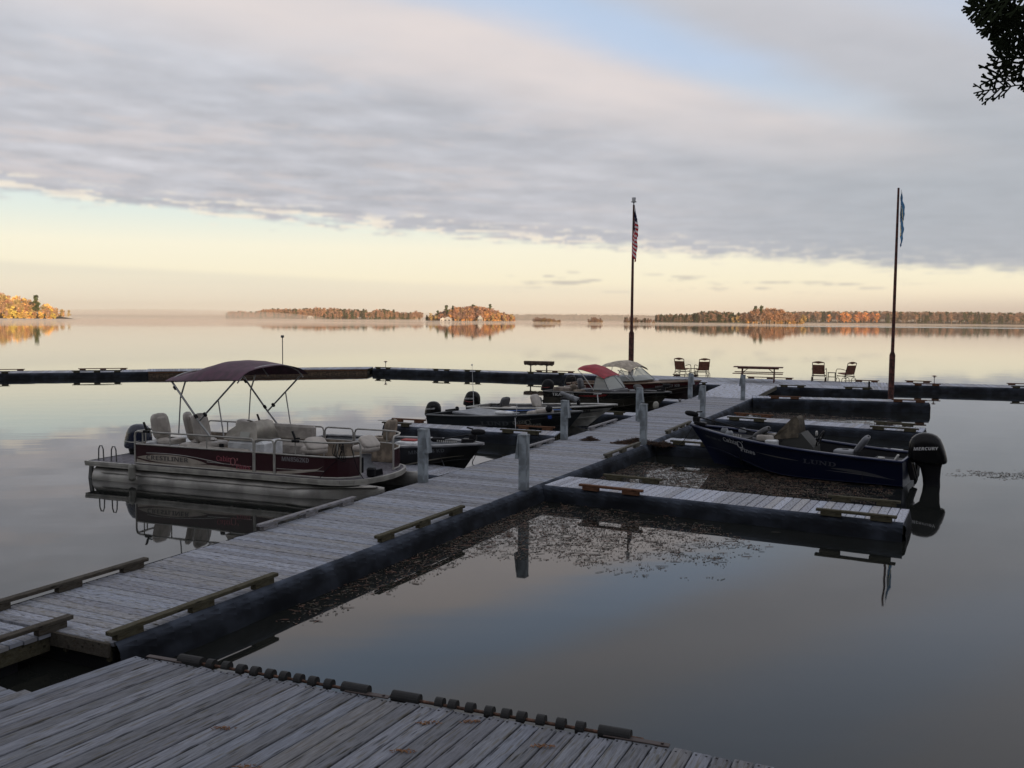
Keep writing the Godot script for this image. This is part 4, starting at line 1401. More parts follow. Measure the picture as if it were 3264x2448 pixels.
	for e in [[0.98, 1.09, 1.14], [4.52, 1.09, 1.14], [2.05, 1.09, -1.14]]:
		b = Buf.new()
		b.box(Vector3(e[0], 1.07, e[2]), Vector3(0.16, 0.05, 0.06), 0.012)
		b.bar(Vector3(e[0], 1.1, e[2]), Vector3(e[0] - 0.07, 1.26, e[2]), 0.05, 0.035, 0.01)
		b.bar(Vector3(e[0], 1.12, e[2]), Vector3(e[0] + 0.10, 1.13, e[2]), 0.03, 0.03, 0.01)
		put("rod_holder", b, M.black, o)
	outboard(o, 1.05, 0.86, mat(0.010, 0.014, 0.035, 0.2), 1.0, "", M.alu_white)
	# boarding ladder with two hoops over the stern, a fender, dock lines
	b = Buf.new()
	for x in [-0.36, -0.02]:
		b.tube([Vector3(x - 0.07, 0.38, 1.0), Vector3(x - 0.06, 0.62, 1.0), Vector3(x - 0.03, 0.69, 1.0), Vector3(x + 0.03, 0.69, 1.0), Vector3(x + 0.06, 0.62, 1.0), Vector3(x + 0.07, 0.38, 1.0)], 0.014, 6)
	b.bar(Vector3(-0.59, 0.36, 1.02), Vector3(-0.67, -0.25, 1.02), 0.05, 0.10, 0.01)
	b.bar(Vector3(-0.59, 0.36, 0.62), Vector3(-0.67, -0.25, 0.62), 0.05, 0.10, 0.01)
	for k in 2: b.bar(Vector3(-0.62, 0.18 - k * 0.25, 0.62), Vector3(-0.62, 0.18 - k * 0.25, 1.02), 0.06, 0.03)
	put("boarding_ladder", b, mat(0.16, 0.16, 0.16, 0.4, 0.5), o)
	b = Buf.new()
	b.lathe([Vector2(0.01, 0.0), Vector2(0.07, 0.03), Vector2(0.07, 0.08), Vector2(0.07, 0.27), Vector2(0.06, 0.32), Vector2(0.02, 0.35)], Vector3(0.72, 0.06, 1.285))
	put("fender", b, worn(0.34, 0.33, 0.29, 0.6), o)
	for k in 4:
		rope(o, [Vector3(5.33 + 0.05 * k, 1.06, 1.09 - 0.02 * k), Vector3(5.30 + 0.05 * k, 0.88 - 0.03 * k, 1.10), Vector3(5.40 + 0.05 * k, 0.80 - 0.02 * k, 1.06), Vector3(5.46 + 0.02 * k, 0.92, 1.06), Vector3(5.42 + 0.03 * k, 1.06, 1.06)], 0.007, M.black, "dock_line")
	rope(o, [Vector3(5.48, 1.05, 1.0), Vector3(5.43, 0.8, 1.09), Vector3(5.23, 0.6, 1.16), Vector3(5.08, 0.42, 1.18)], 0.007, M.black, "dock_line")
	rope(o, [Vector3(5.58, 1.0, 0.9), Vector3(5.68, 0.6, 0.86), Vector3(5.80, 0.36, 0.80), Vector3(5.84, 0.2, 0.78)], 0.008, M.black, "dock_line")
	b = Buf.new()
	b.box(Vector3(5.78, 0.47, 0.50), Vector3(0.16, 0.18, 0.14), 0.03)
	b.bar(Vector3(5.73, 0.42, 0.45), Vector3(5.90, 0.46, 0.28), 0.05, 0.12, 0.01)
	b.box(Vector3(5.66, 0.62, 0.64), Vector3(0.05, 0.3, 0.05), 0.01)
	put("anchor", b, M.black, o)

# ---------------------------------------------------------------- dock furniture
func post(at: Vector2, inward: float, y: float, label: String, hgt := 1.02) -> void:
	var o := thing("dock_post", label, "post", v3(at, y), WN * inward, "grey painted posts along the walkway")
	var b := Buf.new()
	b.box(Vector3(0, hgt * 0.5 - 0.01, 0), Vector3(0.155, hgt - 0.02, 0.155), 0.008)
	put("post_column", b, M.post, o)
	b = Buf.new()
	b.prism(PackedVector2Array([Vector2(0.079, hgt * 0.56), Vector2(0.150, hgt * 0.56), Vector2(0.092, hgt), Vector2(-0.079, hgt), Vector2(-0.079, hgt - 0.03), Vector2(0.079, hgt - 0.03)]), 0.165, Vector3(0, 0, -0.0825))
	put("light_hood", b, M.post, o)

func glider(at: Vector3, dir: Vector2, label: String) -> void:
	var o := thing("patio_chair", label, "chair", at, dir, "brown patio chairs on the end platform")
	o.scale = Vector3(1.0, 1.02, 1.06)
	# x is where the sitter looks
	var b := Buf.new()
	var bk := Basis(Vector3(0, 0, 1), 0.28)
	var c0 := Vector3(-0.20, 0.40, 0)
	for side in [-1.0, 1.0]:
		b.tube([c0 + bk * Vector3(0, -0.03, 0.27 * side), c0 + bk * Vector3(0, 0.58, 0.27 * side)], 0.018, 6)
	put("back_frame", b, M.chair_frame, o)
	for i in 6:
		b = Buf.new()
		b.box(c0 + bk * Vector3(0.0, 0.04 + i * 0.078, 0), Vector3(0.016, 0.0765, 0.53), 0.003, bk)
		put("back_slat", b, M.sling, o)
	b = Buf.new()
	var pl := PackedVector2Array()
	for i in 11: pl.append(Vector2(-0.28 + 0.056 * i, 0.60 + 0.06 * sin(PI * i / 10.0)))
	for i in 11: pl.append(Vector2(0.28 - 0.056 * i, 0.56 + 0.022 * absf(cos(PI * i / 10.0)) * 0.6 - 0.03 * exp(-pow((i - 5.0) / 1.4, 2.0))))
	b.prism(pl, 0.022, c0 + bk * Vector3(-0.011, 0, 0), Basis(Vector3(0, 0, 1), bk.y, bk.x))
	put("crest_rail", b, M.sling, o)
	b = Buf.new()
	b.box(Vector3(0.10, 0.42, 0), Vector3(0.52, 0.05, 0.52), 0.02, Basis(Vector3(0, 0, 1), 0.09))
	put("seat", b, M.sling, o)
	for side in [-1.0, 1.0]:
		b = Buf.new()
		var z: float = 0.31 * side
		b.tube([Vector3(-0.22, 0.62, z), Vector3(0.1, 0.66, z), Vector3(0.32, 0.65, z), Vector3(0.39, 0.58, z), Vector3(0.40, 0.44, z), Vector3(0.40, 0.14, z)], 0.016, 6)
		put("arm", b, M.chair_frame, o)
		b = Buf.new()
		b.tube([Vector3(-0.30, 0.0, z), Vector3(-0.29, 0.17, z), Vector3(-0.22, 0.22, z), Vector3(-0.08, 0.22, z), Vector3(-0.03, 0.17, z), Vector3(0.0, 0.0, z)], 0.015, 6)
		b.tube([Vector3(0.14, 0.0, z), Vector3(0.17, 0.17, z), Vector3(0.26, 0.22, z), Vector3(0.34, 0.20, z), Vector3(0.40, 0.0, z)], 0.015, 6)
		b.tube([Vector3(-0.25, 0.30, z * 0.9), Vector3(0.36, 0.32, z * 0.9)], 0.014, 6)
		b.tube([Vector3(-0.16, 0.21, z), Vector3(-0.2, 0.4, z * 0.9)], 0.013, 5)
		put("base_hoop", b, M.chair_frame, o)
	b = Buf.new()
	for x in [-0.24, 0.34]: b.tube([Vector3(x, 0.29, -0.30), Vector3(x, 0.29, 0.30)], 0.014, 6)
	b.tube([Vector3(-0.18, 0.10, -0.31), Vector3(-0.18, 0.10, 0.31)], 0.012, 6)
	put("cross_tube", b, M.chair_frame, o)

func side_table(at: Vector3, dir: Vector2, label: String) -> void:
	var o := thing("side_table", label, "table", at, dir, "small tables between the patio chairs")
	var b := Buf.new()
	b.box(Vector3(0, 0.44, 0), Vector3(0.40, 0.025, 0.40), 0.008)
	put("table_top", b, M.chair_frame, o)
	for sx in [-1.0, 1.0]:
		for sz in [-1.0, 1.0]:
			b = Buf.new()
			b.tube([Vector3(0.17 * sx, 0.43, 0.17 * sz), Vector3(0.18 * sx, 0.0, 0.18 * sz)], 0.012, 6)
			put("leg", b, M.chair_frame, o)
	b = Buf.new()
	b.box(Vector3(0, 0.22, 0), Vector3(0.36, 0.02, 0.36), 0.006)
	put("shelf", b, M.chair_frame, o)

func picnic_table() -> void:
	var o := thing("picnic_table", "red-brown wooden picnic table with two benches, middle of the end platform", "picnic table", Vector3(12.45, 0.34, -46.95), Vector2(0.955, 0.297))
	for k in 5: 
		var b := Buf.new()
		b.box(Vector3(0, 0.74, -0.30 + 0.15 * k), Vector3(2.42, 0.038, 0.142), 0.006)
		put("table_board", b, M.table_wood, o)
	for side in [-1.0, 1.0]:
		for k in 2:
			var b := Buf.new()
			b.box(Vector3(0, 0.44, (0.68 + 0.14 * k) * side), Vector3(2.42, 0.038, 0.13), 0.006)
			put("bench_board", b, M.table_wood, o)
	for side in [-1.0, 1.0]:
		var ap := Buf.new()
		ap.box(Vector3(0, 0.685, 0.31 * side), Vector3(2.0, 0.07, 0.035), 0.005)
		put("apron_board", ap, M.table_wood, o)
	for x in [-0.78, 0.78]:
		for side in [-1.0, 1.0]:
			var b := Buf.new()
			b.bar(Vector3(x, 0.72, 0.16 * side), Vector3(x, 0.0, 0.52 * side), 0.045, 0.06, 0.006, Vector3.RIGHT)
			put("leg", b, M.rust, o)
		var b2 := Buf.new()
		b2.bar(Vector3(x, 0.40, -0.85), Vector3(x, 0.40, 0.85), 0.045, 0.05, 0.006)
		b2.bar(Vector3(x, 0.70, -0.34), Vector3(x, 0.70, 0.34), 0.045, 0.04, 0.006)
		b2.bar(Vector3(x, 0.45, 0), Vector3(x * 0.55, 0.71, 0), 0.035, 0.035, 0.004)
		put("cross_bar", b2, M.rust, o)

func log_bench() -> void:
	var o := thing("log_bench", "split log bench on four splayed legs, on the outer dock", "bench", Vector3(1.55, 0.34, -53.55), Vector2(0.95, 0.30))
	var b := Buf.new()
	var ns := noise(61, 1.2, 2)
	var rings := []
	for i in 19:
		var t := float(i) / 18.0
		var row := PackedVector3Array()
		var r := 0.17 + 0.02 * ns.get_noise_1d(i * 3.0) - (0.03 if i == 0 or i == 18 else 0.0)
		for k in 12:
			var a := TAU * k / 12.0
			var y := sin(a) * r
			y = minf(y, 0.05) if y > 0.0 else y * (1.15 + 0.4 * ns.get_noise_2d(i * 1.6, k))
			row.append(Vector3(-0.88 + 1.76 * t, 0.60 + y, cos(a) * r * 1.05))
		rings.append(row)
	b.loft(rings)
	put("seat_log", b, M.log, o)
	for x in [-0.5, 0.46]:
		for s in [-1.0, 1.0]:
			b = Buf.new()
			b.tube([Vector3(x, 0.52, 0.06 * s), Vector3(x + 0.07 * s, 0.0, 0.17 * s)], 0.035, 7)
			put("leg", b, M.log, o)

func path_lamp(at: Vector3, label: String) -> void:
	var o := thing("dock_lamp", label, "lamp", at, Vector2(1, 0), "small lamps on the outer docks")
	var b := Buf.new()
	b.tube([Vector3(0, 0, 0), Vector3(0, 0.30, 0)], 0.016, 6)
	b.lathe([Vector2(0.06, 0.0), Vector2(0.055, 0.012), Vector2(0.02, 0.02)], Vector3.ZERO, 10)
	put("stem", b, M.rust, o)
	b = Buf.new()
	b.lathe([Vector2(0.03, 0.28), Vector2(0.055, 0.36), Vector2(0.055, 0.37)], Vector3.ZERO, 10)
	put("lens", b, mat(0.45, 0.42, 0.38, 0.3), o)
	b = Buf.new()
	b.lathe([Vector2(0.13, 0.37), Vector2(0.12, 0.385), Vector2(0.05, 0.41), Vector2(0.01, 0.415)], Vector3.ZERO, 12)
	put("lamp_cap", b, M.rust, o)

func flag_image(kind: int) -> ImageTexture:
	var w := 380
	var h := 200
	var im := Image.create_empty(w, h, false, Image.FORMAT_RGB8)
	if kind == 0:
		for s in 13:
			im.fill_rect(Rect2i(0, h * s / 13, w, h / 13 + 1), Color(0.74, 0.08, 0.15) if s % 2 == 0 else Color(0.92, 0.88, 0.88))
		im.fill_rect(Rect2i(0, 0, 152, h * 7 / 13), Color(0.08, 0.08, 0.24))
		for r in 9:
			for c in (6 if r % 2 == 0 else 5):
				var x := 12 + c * 25 + (0 if r % 2 == 0 else 12)
				var y := 9 + r * 11
				im.fill_rect(Rect2i(x - 1, y - 4, 3, 8), Color(0.85, 0.85, 0.88))
				im.fill_rect(Rect2i(x - 4, y - 1, 9, 3), Color(0.85, 0.85, 0.88))
	else:
		im.fill(Color(0.36, 0.56, 0.72))
		for y in h:
			for x in w:
				var d := Vector2(x - 190, y - 100).length()
				if d < 84.0:
					im.set_pixel(x, y, Color(0.97, 0.93, 0.76) if d > 40.0 or d < 20.0 else Color(0.72, 0.50, 0.42))
				elif d < 88.0:
					im.set_pixel(x, y, Color(0.70, 0.52, 0.2))
	return ImageTexture.create_from_image(im)

func hung_flag(called: String, label: String, at: Vector3, kind: int, hoist: float, fly: float, wide: float, lean: float, seed_: int) -> void:
	var o := Node3D.new()
	o.name = nm(self, called)
	add_child(o, true)
	o.position = at
	tag(o, label, "flag", "limp flags on the two poles")
	var ns := noise(seed_, 0.9, 2)
	var g := []
	for i in 25:
		var v := i / 24.0
		var row := PackedVector3Array()
		for j in 33:
			var u := j / 32.0
			# limp cloth: the fly droops beside the hoist in folds that widen lower down
			var spread := wide * (0.18 + 0.82 * smoothstep(0.0, 0.55, v * 0.75 + u * 0.25)) * (1.0 - 0.35 * smoothstep(0.55, 1.0, v * 0.4 + u * 0.6))
			var fold := sin(u * 15.0 + v * 1.2) * 0.5 + sin(u * 7.0 + 1.0) * 0.4
			var x := lean * spread * 0.45 + spread * 0.5 * fold + 0.03 * ns.get_noise_2d(u * 3.0, v * 4.0)
			var z := 0.08 * cos(u * 15.0 + v * 2.0) + 0.05 * ns.get_noise_2d(u * 4.0 + 9.0, v * 3.0)
			if j == 0:
				x = 0.03; z = 0.05
			row.append(Vector3(x, -v * hoist - u * fly * (0.92 + 0.08 * cos(u * 9.0)), z))
		g.append(row)
	var b := Buf.new()
	b.sheet(g, null, false, 1.0 / 24.0, 1.0 / 32.0)
	for i in b.t.size(): b.t[i] = Vector2(b.t[i].y, b.t[i].x)
	var m := mat(1, 1, 1, 0.85)
	m.albedo_color = Color.WHITE
	m.albedo_texture = flag_image(kind)
	m.backlight_enabled = true
	m.backlight = Color(0.35, 0.35, 0.35)
	m.cull_mode = BaseMaterial3D.CULL_DISABLED
	put("cloth", b, m, o)
	var r := Buf.new()
	r.tube([Vector3(0, 0.05, 0.06), Vector3(0, -hoist - 0.2, 0.06)], 0.008, 5)
	put("halyard", r, M.black, o)

func flagpole(label: String, at: Vector3, top: float, step: float, r0: float, r1: float, lamp: bool) -> void:
	var o := thing("flagpole", label, "flagpole", at, Vector2(1, 0), "rusty brown flagpoles on the outer docks")
	var b := Buf.new()
	b.tube([Vector3(0, -0.6, 0), Vector3(0, step, 0), Vector3(0, step + 0.12, 0)], [r0, r0, r1 + 0.01], 12)
	put("base_pipe", b, M.rust, o)
	b = Buf.new()
	b.tube([Vector3(0, step, 0), Vector3(0, top * 0.6, 0), Vector3(0, top, 0)], [r1, r1 * 0.85, r1 * 0.6], 10)
	put("pole", b, M.rust, o)
	if lamp:
		b = Buf.new()
		b.lathe([Vector2(0.03, top), Vector2(0.035, top + 0.12), Vector2(0.16, top + 0.15), Vector2(0.16, top + 0.18), Vector2(0.10, top + 0.19), Vector2(0.12, top + 0.40), Vector2(0.02, top + 0.42)], Vector3.ZERO, 10)
		put("top_lantern", b, worn(0.42, 0.42, 0.42, 0.4), o)

# ---------------------------------------------------------------- far trees
func tree_mesh(kind: int, seed_: int) -> ArrayMesh:
	# 10 m tall; kinds: 0 thin twiggy autumn tree, 1 bushy golden tree, 2 pine with layered clumps, 3 narrow spruce, 4 shrub
	var r := RandomNumberGenerator.new()
	r.seed = seed_
	var b := Buf.new()
	var bark := [Color(0.40, 0.34, 0.27), Color(0.30, 0.24, 0.17), Color(0.16, 0.10, 0.07), Color(0.12, 0.08, 0.06), Color(0.2, 0.14, 0.1)]
	var leaf := [Color(0.25, 0.175, 0.135), Color(0.37, 0.275, 0.13), Color(0.055, 0.075, 0.035), Color(0.045, 0.065, 0.035), Color(0.32, 0.23, 0.10)]
	b.col = bark[kind]
	var lean := r.randf_range(-0.6, 0.6)
	var hgt: float = [9.2, 8.6, 9.6, 9.8, 3.5][kind]
	b.tube([Vector3(0, -0.5, 0), Vector3(lean * 0.4, hgt * 0.5, 0), Vector3(lean, hgt, 0)], [0.17 if kind != 4 else 0.08, 0.11, 0.02], 5)
	var clumps := []
	if kind == 0 or kind == 1:
		for i in (11 if kind == 0 else 12):
			var y := r.randf_range(0.36 if kind == 0 else 0.22, 0.98) * 9.6
			var sp := (0.5 + 1.6 * sin(PI * clampf((y / 9.6 - 0.18) / 0.85, 0.0, 1.0))) * (0.8 if kind == 0 else 1.0)
			var a := r.randf() * TAU
			var c := Vector3(cos(a) * sp * r.randf_range(0.2, 1.0) + lean * y / 9.6, y, sin(a) * sp * r.randf_range(0.2, 1.0))
			b.tube([Vector3(lean * y / 9.6 * 0.8, y * 0.72, 0), c], [0.055, 0.012], 4, false)
			clumps.append([c, r.randf_range(0.85, 1.35), 0.9])
	elif kind == 2:
		for i in 13:
			var y := r.randf_range(0.34, 1.0) * 9.4
			var sp := 2.0 * (1.15 - y / 10.5)
			var a := r.randf() * TAU
			var c := Vector3(cos(a) * sp * r.randf_range(0.3, 1.0) + lean * y / 9.6, y, sin(a) * sp * r.randf_range(0.3, 1.0))
			b.tube([Vector3(lean * y / 9.6, y - 0.3, 0), c], [0.05, 0.015], 4, false)
			clumps.append([c, r.randf_range(0.7, 1.1), 0.5])
	elif kind == 3:
		for i in 20:
			var y := 0.8 + 8.9 * i / 19.0
			var sp := 1.5 * (1.06 - y / 9.9)
			var a := i * 2.4
			clumps.append([Vector3(cos(a) * sp * 0.6, y, sin(a) * sp * 0.6), 0.25 + sp * 0.55, 0.55])
	else:
		for i in 7:
			var a := r.randf() * TAU
			clumps.append([Vector3(cos(a) * r.randf() * 1.5, r.randf_range(0.8, 3.2), sin(a) * r.randf() * 1.5), r.randf_range(0.7, 1.1), 0.9])
	for c in clumps:
		var n := 26 if kind == 0 else 34
		var tone := r.randf_range(0.65, 1.35)
		for i in n:
			var d := Vector3(r.randfn(), r.randfn(), r.randfn()).normalized() * pow(r.randf(), 0.45)
			var p: Vector3 = c[0] + Vector3(d.x, d.y * c[2], d.z) * c[1]
			var s := r.randf_range(0.22, 0.48) if kind == 0 else r.randf_range(0.26, 0.55)
			var e := Vector3(r.randfn(), r.randfn(), r.randfn()).normalized()
			var f := e.cross(Vector3(r.randfn(), r.randfn(), r.randfn())).normalized()
			var l: Color = leaf[kind] * 1.5 * tone * r.randf_range(0.75, 1.25)
			b.col = l
			if kind == 0 and r.randf() < 0.5:
				b.face(p - e * s * 0.25, p + e * s * 0.25, p + f * s * 4.0, e.cross(f))
			else:
				b.face(p - e * s, p + e * s, p + f * s * 1.7, e.cross(f))
	return b.mesh()

var tree_meshes := []
func forest(called: String, label: String, group: Array, parent: Node = null) -> void:
	# group: [tree kind, transform, tint]; one MultiMesh per tree shape
	var o := Node3D.new()
	o.name = nm(self, called)
	add_child(o, true)
	o.set_meta("kind", "stuff")
	o.set_meta("label", label)
	var by := {}
	var base: Vector3 = group[0][1].origin
	base.y = 0.0
	o.position = base
	for e in group:
		if not by.has(e[0]): by[e[0]] = []
		by[e[0]].append(e)
	for k in by:
		var mm := MultiMesh.new()
		mm.transform_format = MultiMesh.TRANSFORM_3D
		mm.use_colors = true
		mm.mesh = tree_meshes[k]
		mm.instance_count = by[k].size()
		for i in by[k].size():
			var t: Transform3D = by[k][i][1]
			t.origin -= base
			mm.set_instance_transform(i, t)
			mm.set_instance_color(i, by[k][i][2])
		var mi := MultiMeshInstance3D.new()
		mi.name = nm(o, "trees")
		mi.multimesh = mm
		mi.material_override = M.tree
		mi.set_meta("kind", "stuff")
		o.add_child(mi, true)

# kinds of tree shape in tree_meshes: 0-3 twiggy, 4-5 golden, 6-7 pine, 8 spruce, 9 shrub
func tree_at(k: int, p: Vector3, h: float, tint := Color.WHITE, fat := 1.0) -> Array:
	var s := h / 10.0
	var bs := Basis(Vector3.UP, rng.randf() * TAU).scaled(Vector3(s * fat, s, s * fat))
	return [k, Transform3D(bs, p), tint]

func lone_tree(called: String, label: String, k: int, p: Vector3, h: float, tint := Color.WHITE, fat := 1.0, group := "") -> void:
	var e := tree_at(k, Vector3.ZERO, h, tint, fat)
	var o := MeshInstance3D.new()
	o.name = nm(self, called)
	o.mesh = tree_meshes[k]
	o.material_override = M.tree
	o.transform = Transform3D((e[1] as Transform3D).basis, p)
	add_child(o, true)
	tag(o, label, "tree", group)

func mound(called: String, cx: float, cz: float, rx: float, rz: float, h: float, m: Material) -> void:
	var b := Buf.new()
	var ns := noise(int(absf(cx)) + 5, 0.02, 3)
	var g := []
	for i in 9:
		var t := i / 8.0
		var row := PackedVector3Array()
		for k in 40:
			var a := TAU * k / 40.0
			var w := 1.0 + 0.16 * ns.get_noise_2d(cos(a) * 40.0, sin(a) * 40.0)
			row.append(Vector3(cos(a) * rx * t * w, -0.6 + (h + 0.6) * (1.0 - pow(t, 3.0)) + 0.5 * ns.get_noise_2d(cos(a) * rx * t, sin(a) * rz * t + 300.0) * (1.0 - t), sin(a) * rz * t * w))
		g.append(row)
	b.sheet(g, Vector3(0, -500, 0), true)
	struct(put(called, b, m, self, Transform3D(Basis(), Vector3(cx, 0, cz))))

func mound_y(x: float, z: float, cx: float, cz: float, rx: float, rz: float, h: float) -> float:
	var t := sqrt(pow((x - cx) / rx, 2.0) + pow((z - cz) / rz, 2.0))
	return -0.6 + (h + 0.6) * (1.0 - pow(minf(t, 1.0), 3.0))

func wood_on(called: String, label: String, cx: float, cz: float, rx: float, rz: float, h: float, n: int, th: Vector2, mix: Array, tints: Array, shape := 0.0) -> void:
	mound("island", cx, cz, rx, rz, h, M.shore)
	var g := []
	var hn := noise(int(absf(cx)) + n, 0.012, 3)
	for i in n:
		var a := rng.randf() * TAU
		var t := sqrt(rng.randf()) * 0.97
		var x := cx + cos(a) * rx * t
		var z := cz + sin(a) * rz * t
		var k: int = mix[rng.randi() % mix.size()]
		var hh := rng.randf_range(th.x, th.y) * (1.0 - shape * pow(absf(x - cx) / rx, 2.0))
		hh *= 1.0 + 0.55 * hn.get_noise_2d(x, z * 0.4)
		if k == 9: hh = rng.randf_range(5.0, 9.0)
		g.append(tree_at(k, Vector3(x, mound_y(x, z, cx, cz, rx, rz, h) - 0.2, z), hh, tints[rng.randi() % tints.size()], rng.randf_range(1.0, 1.5)))
	# the shore row that faces the water is the densest
	for i in n / 2:
		var a := rng.randf_range(0.06, 0.94) * PI
		var x := cx + cos(a) * rx * rng.randf_range(0.92, 1.0)
		var z := cz + sin(a) * rz * rng.randf_range(0.86, 1.0)
		var k: int = mix[rng.randi() % mix.size()]
		var hh := rng.randf_range(th.x, th.y) * 0.8 * (1.0 - shape * pow(absf(x - cx) / rx, 2.0))
		hh *= 1.0 + 0.55 * hn.get_noise_2d(x, z * 0.4)
		if k == 9: hh = rng.randf_range(0.7, 1.0) * th.y
		g.append(tree_at(k, Vector3(x, 0.0, z), hh, tints[rng.randi() % tints.size()], rng.randf_range(1.0, 1.5)))
	forest(called, label, g)

func cottage(called: String, label: String, at: Vector3, w: float, d: float, h: float, roof_h: float, turn: float, roof: Material, wallm: Material) -> void:
	var o := thing(called, label, "house", at, Vector2(cos(turn), sin(turn)), "white lake houses on the island shores")
	var b := Buf.new()
	b.box(Vector3(0, h * 0.5, 0), Vector3(w, h, d))
	put("wall", b, wallm, o)
	b = Buf.new()
	b.prism(PackedVector2Array([Vector2(-w * 0.56, h), Vector2(w * 0.56, h), Vector2(0, h + roof_h)]), d * 1.12, Vector3(0, 0.003, -d * 0.56))
	put("roof", b, roof, o)
	for x in [-0.25, 0.25]:
		b = Buf.new()
		b.box(Vector3(x * w, h * 0.42, d * 0.5 + 0.02), Vector3(w * 0.24, h * 0.6, 0.08))
		put("window" if x < 0.0 else "door", b, mat(0.05, 0.05, 0.06, 0.3), o)

# ---------------------------------------------------------------- floating weed and other litter
func weed_mat(called: String, label: String, centre: Vector2, u: Vector2, ru: float, rv: float, n: int, dense: float, seed_: int, y := 0.006, cols: Array = []) -> void:
	var r := RandomNumberGenerator.new()
	r.seed = seed_
	var ns := noise(seed_, 0.9, 3)
	var mesh_ := Buf.new()
	mesh_.prism(PackedVector2Array([Vector2(-0.5, -0.08), Vector2(-0.2, -0.16), Vector2(0.25, -0.12), Vector2(0.5, 0.03), Vector2(0.2, 0.15), Vector2(-0.25, 0.12)]), 0.12, Vector3.ZERO, Basis(Vector3(1, 0, 0), Vector3(0, 0, 1), Vector3(0, -1, 0)))
	var v := Vector2(-u.y, u.x)
	var tr := []
	var col := []
	var guard := 0
	while tr.size() < n and guard < n * 30:
		guard += 1
		var a := r.randf_range(-1, 1)
		var c := r.randf_range(-1, 1)
		var fall := 1.0 - sqrt(a * a * 0.9 + c * c * 0.9)
		var keep := fall * 1.5 + dense + 0.9 * ns.get_noise_2d(a * ru * 1.5, c * rv * 1.5)
		if r.randf() > clampf(keep, 0.0, 1.0): continue
		var p := centre + u * a * ru + v * c * rv
		var l := r.randf_range(0.012, 0.042) if r.randf() < 0.88 else r.randf_range(0.06, 0.18)
		var w := l if l < 0.05 else 0.028
		var yaw := r.randf() * TAU if l < 0.05 else r.randfn() * 0.6 + 0.3
		tr.append(Transform3D(Basis(Vector3.UP, yaw) * Basis(Vector3(1, 0, 0), r.randfn() * 0.2) * Basis.from_scale(Vector3(l, 0.03, w)), v3(p - centre, y + r.randf() * 0.004)))
		var cc: Color = cols[r.randi() % cols.size()]
		col.append(cc * r.randf_range(0.6, 1.3))
	var mm := MultiMesh.new()
	mm.transform_format = MultiMesh.TRANSFORM_3D
	mm.use_colors = true
	mm.mesh = mesh_.mesh()
	mm.instance_count = tr.size()
	for i in tr.size():
		mm.set_instance_transform(i, tr[i]); mm.set_instance_color(i, col[i])
	var mi := MultiMeshInstance3D.new()
	mi.name = nm(self, called)
	mi.multimesh = mm
	var m := mat(1, 1, 1, 0.6)
	m.albedo_color = Color.WHITE
	m.vertex_color_use_as_albedo = true
	mi.material_override = m
	mi.position = v3(centre, 0)
	add_child(mi, true)
	tag(mi, label, "", "", "stuff")

func needle_clump(called: String, label: String, category: String, at: Vector3, rad: Vector2, n: int, l: float, cols: Array, hgt: float, seed_: int, w := 0.0035) -> void:
	var r := RandomNumberGenerator.new()
	r.seed = seed_
	var b := Buf.new()
	for i in n:
		var a := r.randf() * TAU
		var t := pow(r.randf(), 0.7)
		var p := Vector3(cos(a) * rad.x * t, 0.004 + hgt * r.randf() * (1.0 - t), sin(a) * rad.y * t)
		var d := Vector3(r.randfn(), r.randfn() * 0.25, r.randfn()).normalized() * l * r.randf_range(0.5, 1.0)
		b.col = cols[r.randi() % cols.size()] * r.randf_range(0.6, 1.3)
		b.bar(p - d * 0.5, p + d * 0.5, w, w)
	var m := mat(1, 1, 1, 0.85)
	m.albedo_color = Color.WHITE
	m.vertex_color_use_as_albedo = true
	tag(put(called, b, m, self, Transform3D(Basis(), at)), label, category)

func cedar_spray(seed_: int) -> ArrayMesh:
	var r := RandomNumberGenerator.new()
	r.seed = seed_
	var b := Buf.new()
	var n := 9
	var p := Vector3.ZERO
	var bend := r.randf_range(-0.25, 0.25)
	for i in n:
		var t := float(i) / n
		var d := Vector3(1, bend * t, 0.12 * r.randfn()).normalized()
		var q := p + d * 0.0125
		b.bar(p, q, 0.0028, 0.0020, 0.0, Vector3(0, 0, 1))
		if i > 0:
			var s := 1.0 if i % 2 == 0 else -1.0
			for side in [s, -s]:
				if side != s and r.randf() < 0.35: continue
				var l := 0.050 * sin(PI * clampf(0.25 + t * 0.72, 0.0, 1.0)) * r.randf_range(0.7, 1.1)
				var e: Vector3 = (d * 0.75 + Vector3(-d.y, d.x, 0) * side * 0.75 + Vector3(0, 0, r.randfn() * 0.12)).normalized()
				var m := int(l / 0.0095)
				var c: Vector3 = p
				for k in m:
					var c2: Vector3 = c + (e + d * 0.06 * k).normalized() * 0.0104
					b.bar(c, c2, 0.0030, 0.0020, 0.0, Vector3(0, 0, 1))
					if k > 0 and r.randf() < 0.85:
						var ss := (1.0 if k % 2 == 0 else -1.0)
						var e2: Vector3 = (e * 0.8 + Vector3(-e.y, e.x, 0) * ss * 0.7).normalized()
						b.bar(c, c + e2 * r.randf_range(0.007, 0.013), 0.0034, 0.0020, 0.0, Vector3(0, 0, 1))
					c = c2
		p = q
	return b.mesh()

